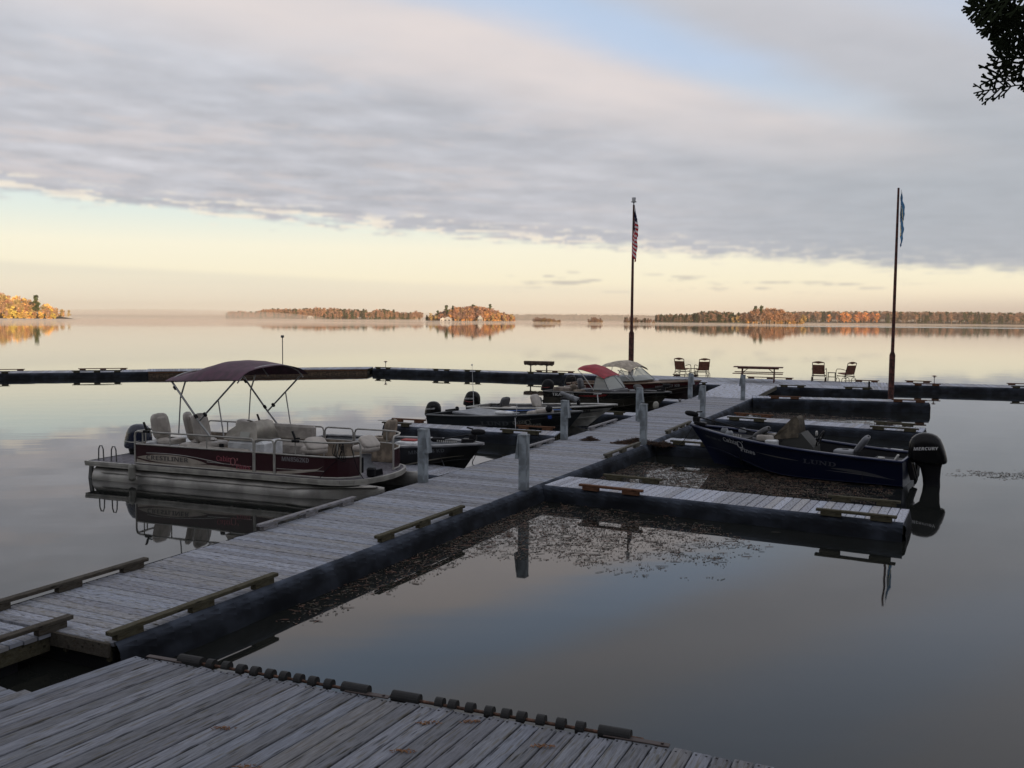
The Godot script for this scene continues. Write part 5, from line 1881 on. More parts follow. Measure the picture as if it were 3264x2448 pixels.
func cedar() -> void:
	var o := thing("cedar_tree", "dark cedar branch hanging into the top right corner", "tree", Vector3(3.3, 0.9, -1.2), Vector2(1, 0))
	var bark := worn(0.10, 0.07, 0.05, 0.95, 0.0, 0.5, 2.0, 51)
	var b := Buf.new()
	b.tube([Vector3(0, -0.6, 0), Vector3(0.05, 2.5, 0), Vector3(-0.05, 5.0, 0.1), Vector3(0, 7.5, 0.1)], [0.22, 0.17, 0.12, 0.03], 12)
	put("trunk", b, bark, o)
	var green := mat(0.020, 0.027, 0.013, 0.9, 0.0, 0.2)
	var meshes := []
	for i in 6: meshes.append(cedar_spray(900 + i))
	var r := RandomNumberGenerator.new()
	r.seed = 5150
	# measured at the hanging branch tip: metres right of the view axis and above the eye at 2.5 m out
	var fw := Vector3(0, sin(deg_to_rad(12.0)), -cos(deg_to_rad(12.0)))
	var up := Vector3(0, cos(deg_to_rad(12.0)), sin(deg_to_rad(12.0)))
	var eye := Vector3(0, 3.4, 0) - o.position
	var outline := [[-0.13, 1.165], [0.0, 1.154], [0.025, 1.142], [0.05, 1.154], [0.084, 1.178], [0.10, 1.205], [0.127, 1.212], [0.143, 1.20], [0.16, 1.225], [0.186, 1.178], [0.211, 1.178], [0.245, 1.194], [0.262, 1.242], [0.282, 1.262]]
	var limb := eye + fw * 2.5 + Vector3(1.45, 0.20, 0)
	b = Buf.new()
	b.tube([Vector3(-0.02, 4.2, 0.05), limb + Vector3(0.7, 0.42, 0.5), limb + Vector3(0.25, 0.12, 0.1), limb + Vector3(0.02, 0.0, 0.0)], [0.05, 0.03, 0.015, 0.006], 7)
	put("branch", b, bark, o)
	for i in 115:
		var k := r.randf()
		var dn := -0.13 + 0.41 * k
		var xm := 1.3
		for e in range(1, outline.size()):
			if dn <= outline[e][0]:
				xm = lerpf(outline[e - 1][1], outline[e][1], (dn - outline[e - 1][0]) / (outline[e][0] - outline[e - 1][0]))
				break
			xm = outline[e][1]
		var tipx := xm - 0.040 + 0.46 * pow(r.randf(), 1.15)
		var depth := r.randf_range(2.38, 2.66)
		var tip := eye + fw * depth + Vector3(tipx, 0, 0) * depth / 2.5 + up * (0.296 - dn * 0.89) * depth / 2.5
		var ang := PI + r.randf_range(-0.1, 0.95)
		var dx := Vector3(cos(ang), sin(ang), r.randfn() * 0.25).normalized()
		var nz := Vector3(r.randfn() * 0.35, r.randfn() * 0.35, 1.0).normalized()
		var dy := nz.cross(dx).normalized()
		var s := r.randf_range(1.05, 1.6)
		var bs := Basis(dx, dy, dx.cross(dy)) * s
		put("foliage_spray", meshes[i % 6], green, o, Transform3D(bs, tip - dx * 0.115 * s))

# ---------------------------------------------------------------- the place
func _ready() -> void:
	rng.seed = 20131
	# camera: eye 3.4 m above the water, tipped 4 degrees down and rolled half a degree
	var pitch := deg_to_rad(-4.0)
	var roll := 0.0084
	var fwd := Vector3(0, sin(pitch), cos(pitch) * -1.0)
	var r0 := Vector3.RIGHT
	var u0 := r0.cross(fwd)
	var cam := Camera3D.new()
	cam.name = "camera"
	cam.fov = 44.9
	cam.far = 9000.0
	cam.near = 0.05
	cam.transform = Transform3D(Basis(r0 * cos(roll) + u0 * sin(roll), u0 * cos(roll) - r0 * sin(roll), -fwd), Vector3(0, 3.4, 0))
	add_child(cam)
	cam.current = true
	# sky, haze and exposure
	var env := Environment.new()
	env.background_mode = Environment.BG_SKY
	env.sky = make_sky()
	env.background_energy_multiplier = 1.0
	env.tonemap_mode = Environment.TONE_MAPPER_LINEAR
	env.tonemap_exposure = 1.0
	env.sdfgi_enabled = true
	env.ssao_enabled = true
	env.ssil_enabled = true
	env.fog_enabled = true
	env.fog_density = 0.00010
	env.fog_light_color = Color(1.0, 0.95, 0.88)
	env.volumetric_fog_enabled = true
	env.volumetric_fog_density = 0.0
	var we := WorldEnvironment.new()
	we.name = "world_environment"
	we.environment = env
	add_child(we)
	# low morning sun behind the viewer's right shoulder; the wooded bank keeps the docks in shade
	var sun := DirectionalLight3D.new()
	sun.name = "sun"
	sun.light_energy = 1.6
	sun.light_color = Color(1.0, 0.84, 0.64)
	sun.light_angular_distance = 0.5
	sun.shadow_enabled = true
	var az := deg_to_rad(32.0)
	var el := deg_to_rad(6.0)
	var to_sun := Vector3(sin(az) * cos(el), sin(el), cos(az) * cos(el))
	sun.basis = Basis.looking_at(-to_sun, Vector3.UP)
	add_child(sun)

	make_materials()
	make_plank_meshes()
	M.curtain = mat(0.55, 0.58, 0.55, 0.35)
	M.curtain.albedo_color.a = 0.5
	M.curtain.transparency = BaseMaterial3D.TRANSPARENCY_ALPHA
	M.shore = worn(0.055, 0.042, 0.028, 0.95, 0.0, 0.4, 0.05, 71)
	M.tree = mat(1, 1, 1, 0.9, 0.0, 0.2)
	M.tree.albedo_color = Color.WHITE
	M.tree.vertex_color_use_as_albedo = true
	for e in [[0, 1], [0, 2], [0, 3], [0, 4], [1, 5], [1, 6], [2, 7], [2, 8], [3, 9], [4, 10]]:
		tree_meshes.append(tree_mesh(e[0], 100 + e[1]))

	water()
	shores()
	bank()
	docks()
	boats()
	furniture()
	litter()
	cedar()
	mist()
	for c in get_children():
		if c.get_meta("category", "") == "dock":
			rebase(c)

func rebase(o: Node3D) -> void:
	# put a dock's own origin at its middle on the water
	var lo := Vector3(1e9, 0, 1e9)
	var hi := Vector3(-1e9, 0, -1e9)
	for c in o.get_children():
		if String(c.name).begins_with("plank"):
			lo = lo.min(c.position); hi = hi.max(c.position)
	var p := Vector3((lo.x + hi.x) * 0.5, 0, (lo.z + hi.z) * 0.5)
	for c in o.get_children(): c.position -= p
	o.position = p

func water() -> void:
	var b := Buf.new()
	var xs := [-5000.0, -600.0, -60.0, 60.0, 600.0, 5000.0]
	var zs := [60.0, -60.0, -600.0, -4300.0]
	for i in xs.size() - 1:
		for j in zs.size() - 1:
			b.quad(Vector3(xs[i], 0, zs[j]), Vector3(xs[i + 1], 0, zs[j]), Vector3(xs[i + 1], 0, zs[j + 1]), Vector3(xs[i], 0, zs[j + 1]), Vector3.UP)
	var m := mat(0.011, 0.012, 0.011, 0.025, 0.0, 0.42)
	m.normal_enabled = true
	var nt := NoiseTexture2D.new()
	nt.width = 512
	nt.height = 512
	nt.seamless = true
	nt.as_normal_map = true
	nt.bump_strength = 6.0
	nt.noise = noise(81, 0.008, 3)
	m.normal_texture = nt
	m.normal_scale = 0.013
	m.uv1_triplanar = true
	m.uv1_world_triplanar = true
	m.uv1_scale = Vector3(0.05, 0.05, 0.16)
	M.water = m
	struct(put("lake_water", b, m))
	# where a breath of wind roughens the far water
	var m2 := mat(0.011, 0.012, 0.011, 0.16, 0.0, 0.42)
	m2.normal_enabled = true
	m2.normal_texture = nt
	m2.normal_scale = 0.06
	m2.uv1_triplanar = true
	m2.uv1_world_triplanar = true
	m2.uv1_scale = Vector3(0.02, 0.02, 0.2)
	b = Buf.new()
	var n := 40
	var prev := []
	for i in n + 1:
		var t := float(i) / n
		var x := 75.0 + 700.0 * t
		var zc := -640.0 + 60.0 * sin(t * 2.0)
		var w := 95.0 * smoothstep(0.0, 0.35, t) + 4.0
		var cur := [Vector3(x, 0.02, zc - w), Vector3(x, 0.02, zc + w * 0.35 + 5.0 * sin(t * 37.0))]
		if i > 0: b.quad(prev[0], cur[0], cur[1], prev[1], Vector3.UP)
		prev = cur
	struct(put("wind_ruffled_water", b, m2))

func shores() -> void:
	var w := Color(1, 1, 1)
	var brown := [Color(1.2, 1.1, 1.05), Color(1.35, 1.1, 1.0), Color(1.05, 0.95, 0.92), Color(1.35, 1.15, 0.92)]
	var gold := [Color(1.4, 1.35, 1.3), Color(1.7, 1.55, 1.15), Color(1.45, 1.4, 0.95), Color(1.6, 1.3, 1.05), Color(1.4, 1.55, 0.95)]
	# left point, near and bright
	var g := []
	mound("point_of_land", -546.0, -735.0, 196.0, 75.0, 12.0, M.shore)
	for i in 620:
		var tip := i < 230
		var x := rng.randf_range(-426.0, -355.0) if tip else -546.0 + rng.randf_range(-185.0, 120.0)
		var dz := 74.0 * sqrt(maxf(0.0, 1.0 - pow((x + 546.0) / 196.0, 2.0)))
		var z := -735.0 + dz * rng.randf_range(-1.0, 1.0)
		if tip and i % 2 == 0: z = -735.0 + dz * rng.randf_range(0.55, 1.06)
		var y := maxf(mound_y(x, z, -546, -735, 196, 75, 12), 0.2)
		var front := z > -735.0 + dz * 0.72
		var k: int = [0, 1, 2, 3, 0, 1, 4, 2][rng.randi() % 8] if not front else [4, 5, 9, 4, 0, 9, 1][rng.randi() % 7]
		var hh := lerpf(6.5, 13.5, clampf((-x - 355.0) / 62.0, 0.0, 1.0)) * rng.randf_range(0.85, 1.15)
		if front: hh *= 0.72
		if k == 9: hh *= 1.4
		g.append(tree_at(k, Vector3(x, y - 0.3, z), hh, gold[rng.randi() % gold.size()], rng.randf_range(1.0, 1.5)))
	forest("autumn_wood", "sunlit gold and russet wood covering the left point", g)
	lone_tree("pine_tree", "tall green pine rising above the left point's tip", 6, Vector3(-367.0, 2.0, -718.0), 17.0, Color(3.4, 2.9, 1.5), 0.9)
	# long low far shore left of centre
	wood_on("far_wood", "long low russet wood on the far shore left of centre", -362.0, -1800.0, 192.0, 60.0, 2.0, 640, Vector2(12, 17), [0, 1, 2, 3, 0, 1, 8, 6], brown)
	cottage("lake_house", "white house low on the long far shore left of centre", Vector3(-377.0, 0.6, -1738.0), 11, 7, 3.6, 2.4, 0.0, M.white, M.white)
	# middle island
	wood_on("island_wood", "rounded russet wood on the middle island", -45.0, -1000.0, 49.0, 30.0, 3.2, 240, Vector2(11.5, 15.0), [0, 1, 2, 3, 0, 2, 5, 9], [Color(1.3, 1.1, 1.05), Color(1.5, 1.15, 0.95), Color(1.05, 0.95, 0.98)], 0.55)
	var pg := "green pines standing above the middle island"
	lone_tree("pine_tree", "broad dark pine above the white boathouse on the middle island", 6, Vector3(-70.0, 2.2, -985.0), 15.5, Color(0.9, 0.95, 0.9), 1.0, pg)
	lone_tree("pine_tree", "small pine left of the broad one on the middle island", 7, Vector3(-80.0, 1.0, -992.0), 11.0, Color(1, 1, 1), 0.9, pg)
	lone_tree("pine_tree", "thin pine just right of the broad one on the middle island", 8, Vector3(-63.5, 2.6, -990.0), 14.2, Color(1, 1, 1), 1.0, pg)
	lone_tree("pine_tree", "pine tip at the top of the middle island's ridge", 7, Vector3(-42.0, 3.2, -1000.0), 15.5, Color(1, 1, 1), 1.0, pg)
	lone_tree("pine_tree", "tallest pine on the right half of the middle island", 6, Vector3(-24.0, 3.2, -998.0), 16.2, Color(0.9, 0.95, 0.9), 0.8, pg)
	lone_tree("spruce_tree", "blue-green spruce at the left end of the middle island", 8, Vector3(-91.0, 0.2, -990.0), 6.5, Color(0.8, 0.95, 1.3), 1.6)
	var gg := "golden trees along the middle island's shore"
	for e in [[-86.0, -980.0, 8.5, "golden tree beside the blue-green spruce on the middle island"], [-80.0, -976.0, 6.5, "low golden bush left of the white boathouse"], [-57.0, -973.0, 7.0, "golden tree right of the white boathouse"], [-8.0, -974.0, 7.5, "golden tree near the right end of the middle island"], [-1.0, -985.0, 8.5, "bright golden tree at the right end of the middle island"], [-21.0, -972.0, 7.0, "pale golden tree below the tallest pine"]]:
		lone_tree("birch_tree", e[3], 4 if rng.randf() < 0.5 else 5, Vector3(e[0], 0.3, e[1]), e[2], Color(1.5, 1.15, 0.75), 1.3, gg)
	cottage("boathouse", "white boathouse at the left end of the middle island", Vector3(-67.0, 0.2, -966.0), 7.5, 6, 2.8, 2.2, 0.15, M.white, M.white)
	cottage("boathouse", "smaller white boathouse at the far left beside the larger one", Vector3(-72.5, 0.2, -966.0), 5.5, 5, 2.4, 1.8, -0.2, M.white, M.white)
	cottage("lake_house", "narrow white cottage in the trees of the middle island", Vector3(-33.5, 0.6, -968.0), 4.5, 5, 3.4, 3.0, 0.1, M.white, M.white)
	# three islets
	wood_on("islet_wood", "larger scrubby islet left of the flagged pole", 32.0, -864.0, 13.0, 7.0, 0.9, 60, Vector2(3.5, 5.2), [0, 1, 2, 9, 3], [Color(0.9, 0.85, 0.9), Color(0.8, 0.75, 0.8)])
	wood_on("islet_wood", "tiny round scrubby islet, smallest of the three", 76.5, -864.0, 6.8, 5.0, 0.8, 34, Vector2(3.2, 4.6), [0, 1, 9, 3], [Color(0.9, 0.85, 0.9), Color(0.8, 0.75, 0.8)])
	wood_on("islet_wood", "long scrubby islet just behind the flagged pole", 122.0, -900.0, 15.0, 7.0, 0.8, 64, Vector2(3.2, 5.4), [0, 1, 9, 3, 8], [Color(0.9, 0.85, 0.9), Color(0.8, 0.75, 0.8)])
	# right-hand land: nearer tongue, the bright islet and the long far shore
	wood_on("far_wood", "dark mixed wood on the tongue of land right of the flagged pole", 246.0, -1215.0, 62.0, 40.0, 1.6, 260, Vector2(9.5, 13), [0, 1, 8, 7, 3, 8], [Color(0.9, 0.9, 0.85), Color(1.05, 0.95, 0.9), Color(0.85, 0.88, 0.8)])
	for e in [[285.0, -1180.0, 9.5], [278.0, -1176.0, 8.0]]:
		lone_tree("birch_tree", "orange tree at the right end of the dark tongue of land" if e[2] > 9.0 else "lower orange tree beside the taller at the tongue's right end", 5, Vector3(e[0], 0.4, e[1]), e[2], Color(1.4, 0.9, 0.7), 1.3)
	wood_on("island_wood", "bare russet wood on the bright right-hand island", 277.0, -996.0, 33.0, 18.0, 1.6, 130, Vector2(11, 16.0), [0, 1, 2, 3, 0, 1, 9], [Color(1.25, 1.1, 1.0), Color(1.4, 1.15, 0.9)], 0.15)
	var pr := "dark pines at the left of the right-hand island"
	lone_tree("pine_tree", "left one of two tall dark pines on the right-hand island", 6, Vector3(258.0, 1.2, -990.0), 18.5, Color(0.8, 0.9, 0.9), 0.8, pr)
	lone_tree("pine_tree", "right one of two tall dark pines on the right-hand island", 7, Vector3(264.0, 1.2, -990.0), 18.8, Color(0.8, 0.9, 0.9), 0.8, pr)
	var wb := "pale leaning birches on the right-hand island"
	for e in [[255.5, -980.0, 11.0, "pale birch below the two dark pines"], [260.5, -979.0, 10.0, "second pale birch below the dark pines, further right"], [277.0, -979.0, 10.0, "pale birch at the middle of the right-hand island"], [288.0, -980.0, 12.5, "tall pale birch right of the island's middle"], [292.0, -980.5, 11.0, "pale birch next right of the tall one"], [301.0, -981.0, 11.5, "pale birch near the golden right tip"]]:
		lone_tree("birch_tree", e[3], rng.randi() % 4, Vector3(e[0], 0.3, e[1]), e[2], Color(2.0, 1.7, 1.25), 1.2, wb)
	for e in [[306.0, -983.0, 10.5], [309.0, -986.0, 9.0], [303.0, -981.0, 7.0]]:
		lone_tree("birch_tree", ["glowing golden tree at the right tip of the right-hand island", "low golden tree in front of the tip of the right-hand island", "smaller golden tree at the very tip of the right-hand island"][0 if e[2] > 10.0 else (2 if e[2] > 8.0 else 1)], 5, Vector3(e[0], 0.3, e[1]), e[2], Color(1.7, 1.2, 0.7), 1.3)
	mound("far_shore", 860.0, -1860.0, 420.0, 110.0, 5.0, M.shore)
	g = []
	for i in 900:
		var x := rng.randf_range(470.0, 1260.0)
		var z := -1860.0 + rng.randf_range(-60.0, 100.0) * sqrt(maxf(0.02, 1.0 - pow((x - 860.0) / 420.0, 2.0)))
		var y := mound_y(x, z, 860, -1860, 420, 110, 5)
		var lit := x > 590.0 and x < 700.0 and z > -1795.0  # low sun on this stretch is put into a warmer, brighter tint
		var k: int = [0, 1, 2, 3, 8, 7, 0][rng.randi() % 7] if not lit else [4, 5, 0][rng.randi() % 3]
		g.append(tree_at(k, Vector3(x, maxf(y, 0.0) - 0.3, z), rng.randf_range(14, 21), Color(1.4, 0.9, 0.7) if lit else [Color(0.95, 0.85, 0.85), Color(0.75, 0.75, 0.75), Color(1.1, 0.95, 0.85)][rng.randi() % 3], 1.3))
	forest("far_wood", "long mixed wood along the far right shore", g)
	# distant wooded ridges, pale with air
	for e in [[300.0, -3500.0, 520.0, 90.0, 9.0], [1500.0, -3400.0, 900.0, 120.0, 30.0]]:
		mound("distant_hills", e[0], e[1], e[2], e[3], e[4], M.shore)
		g = []
		for i in 1100:
			var a := rng.randf() * TAU
			var t := sqrt(rng.randf()) * 0.95
			var x: float = e[0] + cos(a) * e[2] * t
			var z: float = e[1] + absf(sin(a)) * e[3] * t
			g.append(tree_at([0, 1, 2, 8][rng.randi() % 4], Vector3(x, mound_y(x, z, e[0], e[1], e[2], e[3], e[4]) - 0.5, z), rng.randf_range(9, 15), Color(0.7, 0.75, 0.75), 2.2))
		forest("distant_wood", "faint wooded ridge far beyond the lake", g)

func bank() -> void:
	# the shore behind the viewer: it rises to a wooded ridge that shades the docks
	var b := Buf.new()
	var ns := noise(91, 0.02, 3)
	var g := []
	for i in 41:
		var x := -260.0 + 560.0 * i / 40.0
		var row := PackedVector3Array()
		for j in 25:
			var z := -3.6 + 150.0 * pow(j / 24.0, 1.7)
			row.append(Vector3(x, bank_y(x, z, ns), z))
		g.append(row)
	b.sheet(g, Vector3(0, -500, 0))
	struct(put("shore_bank", b, worn(0.06, 0.055, 0.035, 0.95, 0.0, 0.4, 0.4, 72)))
	var t := []
	for i in 420:
		var x := rng.randf_range(-250.0, 290.0)
		var z := rng.randf_range(24.0, 110.0)
		t.append(tree_at([6, 7, 8, 8, 1, 3][rng.randi() % 6], Vector3(x, bank_y(x, z, ns) - 0.4, z), rng.randf_range(11, 17), Color(0.8, 0.8, 0.8), 1.2))
	forest("bank_wood", "dark mixed wood on the ridge behind the viewer", t)

func bank_y(x: float, z: float, ns: FastNoiseLite) -> float:
	return -0.5 + 1.5 * smoothstep(-3.6, 2.0, z) + 22.0 * smoothstep(6.0, 75.0, z) + ns.get_noise_2d(x, z) * 2.0 * smoothstep(4.0, 30.0, z)

func docks() -> void:
	# main walkway in two sections, with a ramp to the end platform
	var o := dock("main_walkway", "near half of the long grey plank walkway, from the shore to the seam", sn(6.2, -7.06), sn(22.72, -6.76), sn(22.72, -9.02), sn(6.2, -8.97), 0.30, "12")
	var fas := Buf.new()
	fas.bar(v3(sn(6.17, -7.08), 0.235), v3(sn(6.17, -7.93), 0.235), 0.035, 0.14, 0.005)
	put("end_fascia", fas, M.rail[4], o)
	fas = Buf.new()
	fas.box(Vector3(0, 0.03, 0), Vector3(0.06, 0.34, 1.8), 0.01, Basis(Vector3(WD.x, 0, WD.y), Vector3.UP, Vector3(WD.x, 0, WD.y).cross(Vector3.UP)))
	put("end_shade_block", fas, M.black, o, Transform3D(Basis(), v3(sn(6.26, -8.0), 0.0)))  # black block added for the deep shade below the end board
	var a := sn(6.2, -7.06)
	var b := sn(22.72, -6.76)
	bumper(o, a, b, -0.02, 2.35, 0.30, 3, 2, -0.045)
	bumper(o, a, b, 4.42, 6.85, 0.30, 3, 2, -0.045)
	bumper(o, a, b, 13.33, 15.74, 0.30, 3, 0, -0.045)
	a = sn(6.2, -8.97)
	b = sn(22.72, -9.02)
	bumper(o, a, b, -0.1, 2.17, 0.30, 3, 4, 0.045)
	bumper(o, a, b, 4.25, 6.66, 0.30, 3, 1, 0.045)
	bumper(o, a, b, 13.4, 15.4, 0.30, 3, 1, 0.045)
	o = dock("main_walkway", "far half of the long grey plank walkway, from the seam to the ramp", sn(22.76, -6.80), sn(37.3, -7.07), sn(37.5, -9.30), sn(22.76, -9.03), 0.30, "12")
	a = sn(22.76, -6.80)
	b = sn(37.3, -7.07)
	bumper(o, a, b, 1.79, 4.59, 0.30, 4, 0, -0.045)
	a = sn(22.76, -9.03)
	b = sn(37.5, -9.30)
	bumper(o, a, b, 1.55, 4.0, 0.30, 3, 1, 0.045)
	bumper(o, a, b, 11.8, 12.0, 0.30, 1, 1, 0.045)
	# the piece that runs back towards the shore beside the near deck
	o = dock("shore_walkway", "short plank section at the left edge, leading back to the shore", sn(2.2, -7.95), sn(6.16, -7.86), sn(6.16, -8.98), sn(2.2, -8.95), 0.30, "")
	bumper(o, sn(2.2, -7.95), sn(6.16, -7.86), 2.2, 4.2, 0.30, 2, 4, -0.02)
	tone_set = 2
	# fingers to the right of the walkway
	o = dock("finger_dock", "nearest finger dock on the right, pale planks over a dark skirt", Vector2(0.60, -17.36), Vector2(6.12, -14.30), Vector2(6.68, -15.38), Vector2(1.14, -18.36), 0.28, "12e")
	a = Vector2(0.60, -17.36)
	b = Vector2(6.12, -14.30)
	bumper(o, a, b, 0.78, 2.02, 0.28, 2, 3)
	bumper(o, a, b, 5.0, 6.22, 0.28, 2, 2)
	a = Vector2(1.14, -18.36)
	b = Vector2(6.68, -15.38)
	bumper(o, a, b, 0.73, 1.93, 0.28, 2, 2, -0.06)
	bumper(o, a, b, 4.96, 6.14, 0.28, 2, 2, -0.06)
	o = dock("finger_dock", "finger dock behind the dark blue boat, mostly hidden by it", Vector2(3.72, -23.50), Vector2(9.1, -20.75), Vector2(9.65, -21.85), Vector2(4.25, -24.60), 0.28, "12e")
	bumper(o, Vector2(3.72, -23.50), Vector2(9.1, -20.75), 0.35, 1.5, 0.28, 2, 2)
	o = dock("finger_dock", "third finger dock on the right, just beyond the dark blue boat", Vector2(6.55, -29.70), Vector2(11.75, -26.45), Vector2(12.35, -27.55), Vector2(7.2, -30.8), 0.26, "12e")
	a = Vector2(6.55, -29.70)
	b = Vector2(11.75, -26.45)
	bumper(o, a, b, 0.40, 1.65, 0.26, 2, 2)
	bumper(o, a, b, 4.72, 6.05, 0.26, 2, 2)
	a = Vector2(7.2, -30.8)
	b = Vector2(12.35, -27.55)
	bumper(o, a, b, 0.2, 1.5, 0.26, 2, 3, -0.06)
	bumper(o, a, b, 4.6, 5.8, 0.26, 2, 2, -0.06)
	o = dock("finger_dock", "farthest finger dock on the right, high dark side beside the right flagpole", Vector2(9.5, -36.5), Vector2(15.75, -34.95), Vector2(16.0, -36.1), Vector2(9.75, -37.6), 0.38, "12e")
	a = Vector2(9.5, -36.5)
	b = Vector2(15.75, -34.95)
	bumper(o, a, b, 0.6, 1.8, 0.38, 2, 3)
	bumper(o, a, b, 5.1, 6.35, 0.38, 2, 3)
	# fingers to the left
	o = dock("finger_dock", "finger dock left of the walkway behind the pontoon boat's bow", sn(16.3, -9.1), sn(16.9, -13.4), sn(18.0, -13.25), sn(17.4, -9.1), 0.20, "12e")
	o = dock("finger_dock", "long finger dock on the left below the charcoal boat", Vector2(-3.72, -26.80), Vector2(1.14, -24.66), Vector2(1.36, -25.64), Vector2(-3.66, -27.75), 0.30, "12s")
	a = Vector2(-3.72, -26.80)
	b = Vector2(1.14, -24.66)
	bumper(o, a, b, 0.0, 0.95, 0.30, 2, 2)
	bumper(o, a, b, 3.75, 4.95, 0.30, 2, 2)
	a = Vector2(-3.66, -27.75)
	b = Vector2(1.36, -25.64)
	bumper(o, a, b, 0.05, 1.18, 0.30, 2, 3, -0.06)
	bumper(o, a, b, 4.1, 5.25, 0.30, 2, 3, -0.06)
	o = dock("finger_dock", "finger dock between the pale-hulled boat and the red-topped boat", sn(29.2, -9.1), sn(29.2, -12.6), sn(30.3, -12.6), sn(30.3, -9.1), 0.26, "12")
	bumper(o, sn(29.2, -9.1), sn(29.2, -12.6), 0.5, 1.7, 0.26, 2, 2)
	o = dock("finger_dock", "short pale finger dock between the red-topped boat and the dark red boat", sn(35.2, -9.25), sn(35.2, -12.4), sn(36.3, -12.4), sn(36.3, -9.25), 0.26, "12")
	# ramp: broad boards running along it
	o = Node3D.new()
	o.name = nm(self, "ramp")
	add_child(o, true)
	tag(o, "smooth frosted ramp from the walkway up to the end platform", "dock", "")
	var rl := [sn(37.5, -9.28), sn(37.3, -7.1)]
	var rh := [Vector2(10.12, -44.25), Vector2(12.30, -43.15)]
	for k in 4:
		var p: Vector2 = rl[0].lerp(rl[1], (k + 0.5) / 4.0)
		var q: Vector2 = rh[0].lerp(rh[1], (k + 0.5) / 4.0)
		plank(o, v3(p, 0.315), v3(q, 0.41), 0.60, 14)
	for k in 2:
		var bb := Buf.new()
		bb.bar(v3(rl[k], 0.20), v3(rh[k], 0.29), 0.05, 0.16, 0.006)
		put("side_beam", bb, M.rail[0], o)
	var bb2 := Buf.new()
	bb2.bar(v3(rh[0], 0.385), v3(rh[1], 0.385), 0.10, 0.05)
	put("end_strip", bb2, M.black, o)
	# end platform: two rows of planks
	var p1 := Vector2(7.6, -45.45)
	var p2 := Vector2(17.15, -41.85)
	var p3 := Vector2(19.1, -46.9)
	var p4 := Vector2(7.0, -51.9)
	o = dock("end_platform", "broad plank platform with chairs and a picnic table at the walkway's end", p1, p2, p2.lerp(p3, 0.42), p1.lerp(p4, 0.42), 0.33, "1e")
	deck(o, p1.lerp(p4, 0.427), p2.lerp(p3, 0.427), p3, p4, 0.335)
	floats(o, p1.lerp(p4, 0.43), p2.lerp(p3, 0.43), p3, p4, 0.33)
	skirt(o, p2.lerp(p3, 0.42), p3, (p2 - p1).normalized(), 0.30, 0.4, 5)
	skirt(o, p4, p3, (p4 - p1).normalized(), 0.33, 0.4, 6)
	for e in [[1.3, 1.95], [5.3, 6.5], [8.15, 9.35]]: bumper(o, p1, p2, e[0], e[1], 0.33, 2, 2)
	for e in [[2.0, 3.4], [6.0, 8.4], [11.4, 12.6]]: bumper(o, p4, p3, e[0], e[1], 0.335, 2 if e[1] - e[0] < 2.0 else 3, 3, -0.06)
	# outer docks that close the harbour
	o = dock("outer_dock", "outer dock running off to the right from the right flagpole", Vector2(18.85, -45.85), Vector2(27.5, -43.0), Vector2(28.2, -45.1), Vector2(19.5, -47.8), 0.32, "12s")
	a = Vector2(18.85, -45.85)
	b = Vector2(27.5, -43.0)
	bumper(o, a, b, 0.9, 2.15, 0.32, 2, 3)
	bumper(o, a, b, 5.2, 6.5, 0.32, 2, 2)
	a = Vector2(19.5, -47.8)
	b = Vector2(28.2, -45.1)
	bumper(o, a, b, 0.7, 1.95, 0.32, 2, 3, -0.06)
	bumper(o, a, b, 5.4, 6.6, 0.32, 2, 3, -0.06)
	o = dock("outer_dock", "outer dock with the log bench, behind the left boats", Vector2(-8.5, -56.6), Vector2(7.0, -50.35), Vector2(6.4, -52.2), Vector2(-8.6, -58.5), 0.32, "12s")
	a = Vector2(-8.5, -56.6)
	b = Vector2(7.0, -50.35)
	for e in [[0.2, 1.3], [4.1, 5.25], [6.15, 7.25], [10.1, 12.4]]: bumper(o, a, b, e[0], e[1], 0.32, 2, 2)
	bumper(o, Vector2(-8.6, -58.5), Vector2(6.4, -52.2), 10.8, 13.2, 0.32, 3, 3, -0.06)
	o = dock("outer_dock", "timber-faced outer dock seen through the pontoon boat's canopy frame", Vector2(-20.35, -51.85), Vector2(-8.8, -56.35), Vector2(-8.75, -58.5), Vector2(-21.2, -54.0), 0.32, "2")
	for k in 2:
		var fb := Buf.new()
		fb.bar(v3(Vector2(-20.33, -51.82), 0.24 - 0.2 * k), v3(Vector2(-8.79, -56.32), 0.24 - 0.2 * k), 0.04, 0.07 if k == 0 else 0.29, 0.005)
		put("face_board", fb, M.rail[3] if k == 0 else M.log, o)
	o = dock("outer_dock", "outer dock running off to the left edge, dark skirt and bumper boards", Vector2(-33.0, -47.0), Vector2(-20.34, -51.86), Vector2(-21.16, -54.01), Vector2(-33.8, -49.2), 0.29, "12")
	a = Vector2(-33.0, -47.0)
	b = Vector2(-20.4, -51.8)
	bumper(o, a, b, 4.5, 6.7, 0.29, 2, 2)
	bumper(o, a, b, 9.7, 12.2, 0.29, 3, 2)
	a = Vector2(-33.8, -49.2)
	b = Vector2(-21.2, -53.95)
	bumper(o, a, b, 4.9, 7.1, 0.29, 2, 3, -0.06)
	bumper(o, a, b, 9.8, 12.4, 0.29, 3, 3, -0.06)
	tone_set = 0
	near_deck()

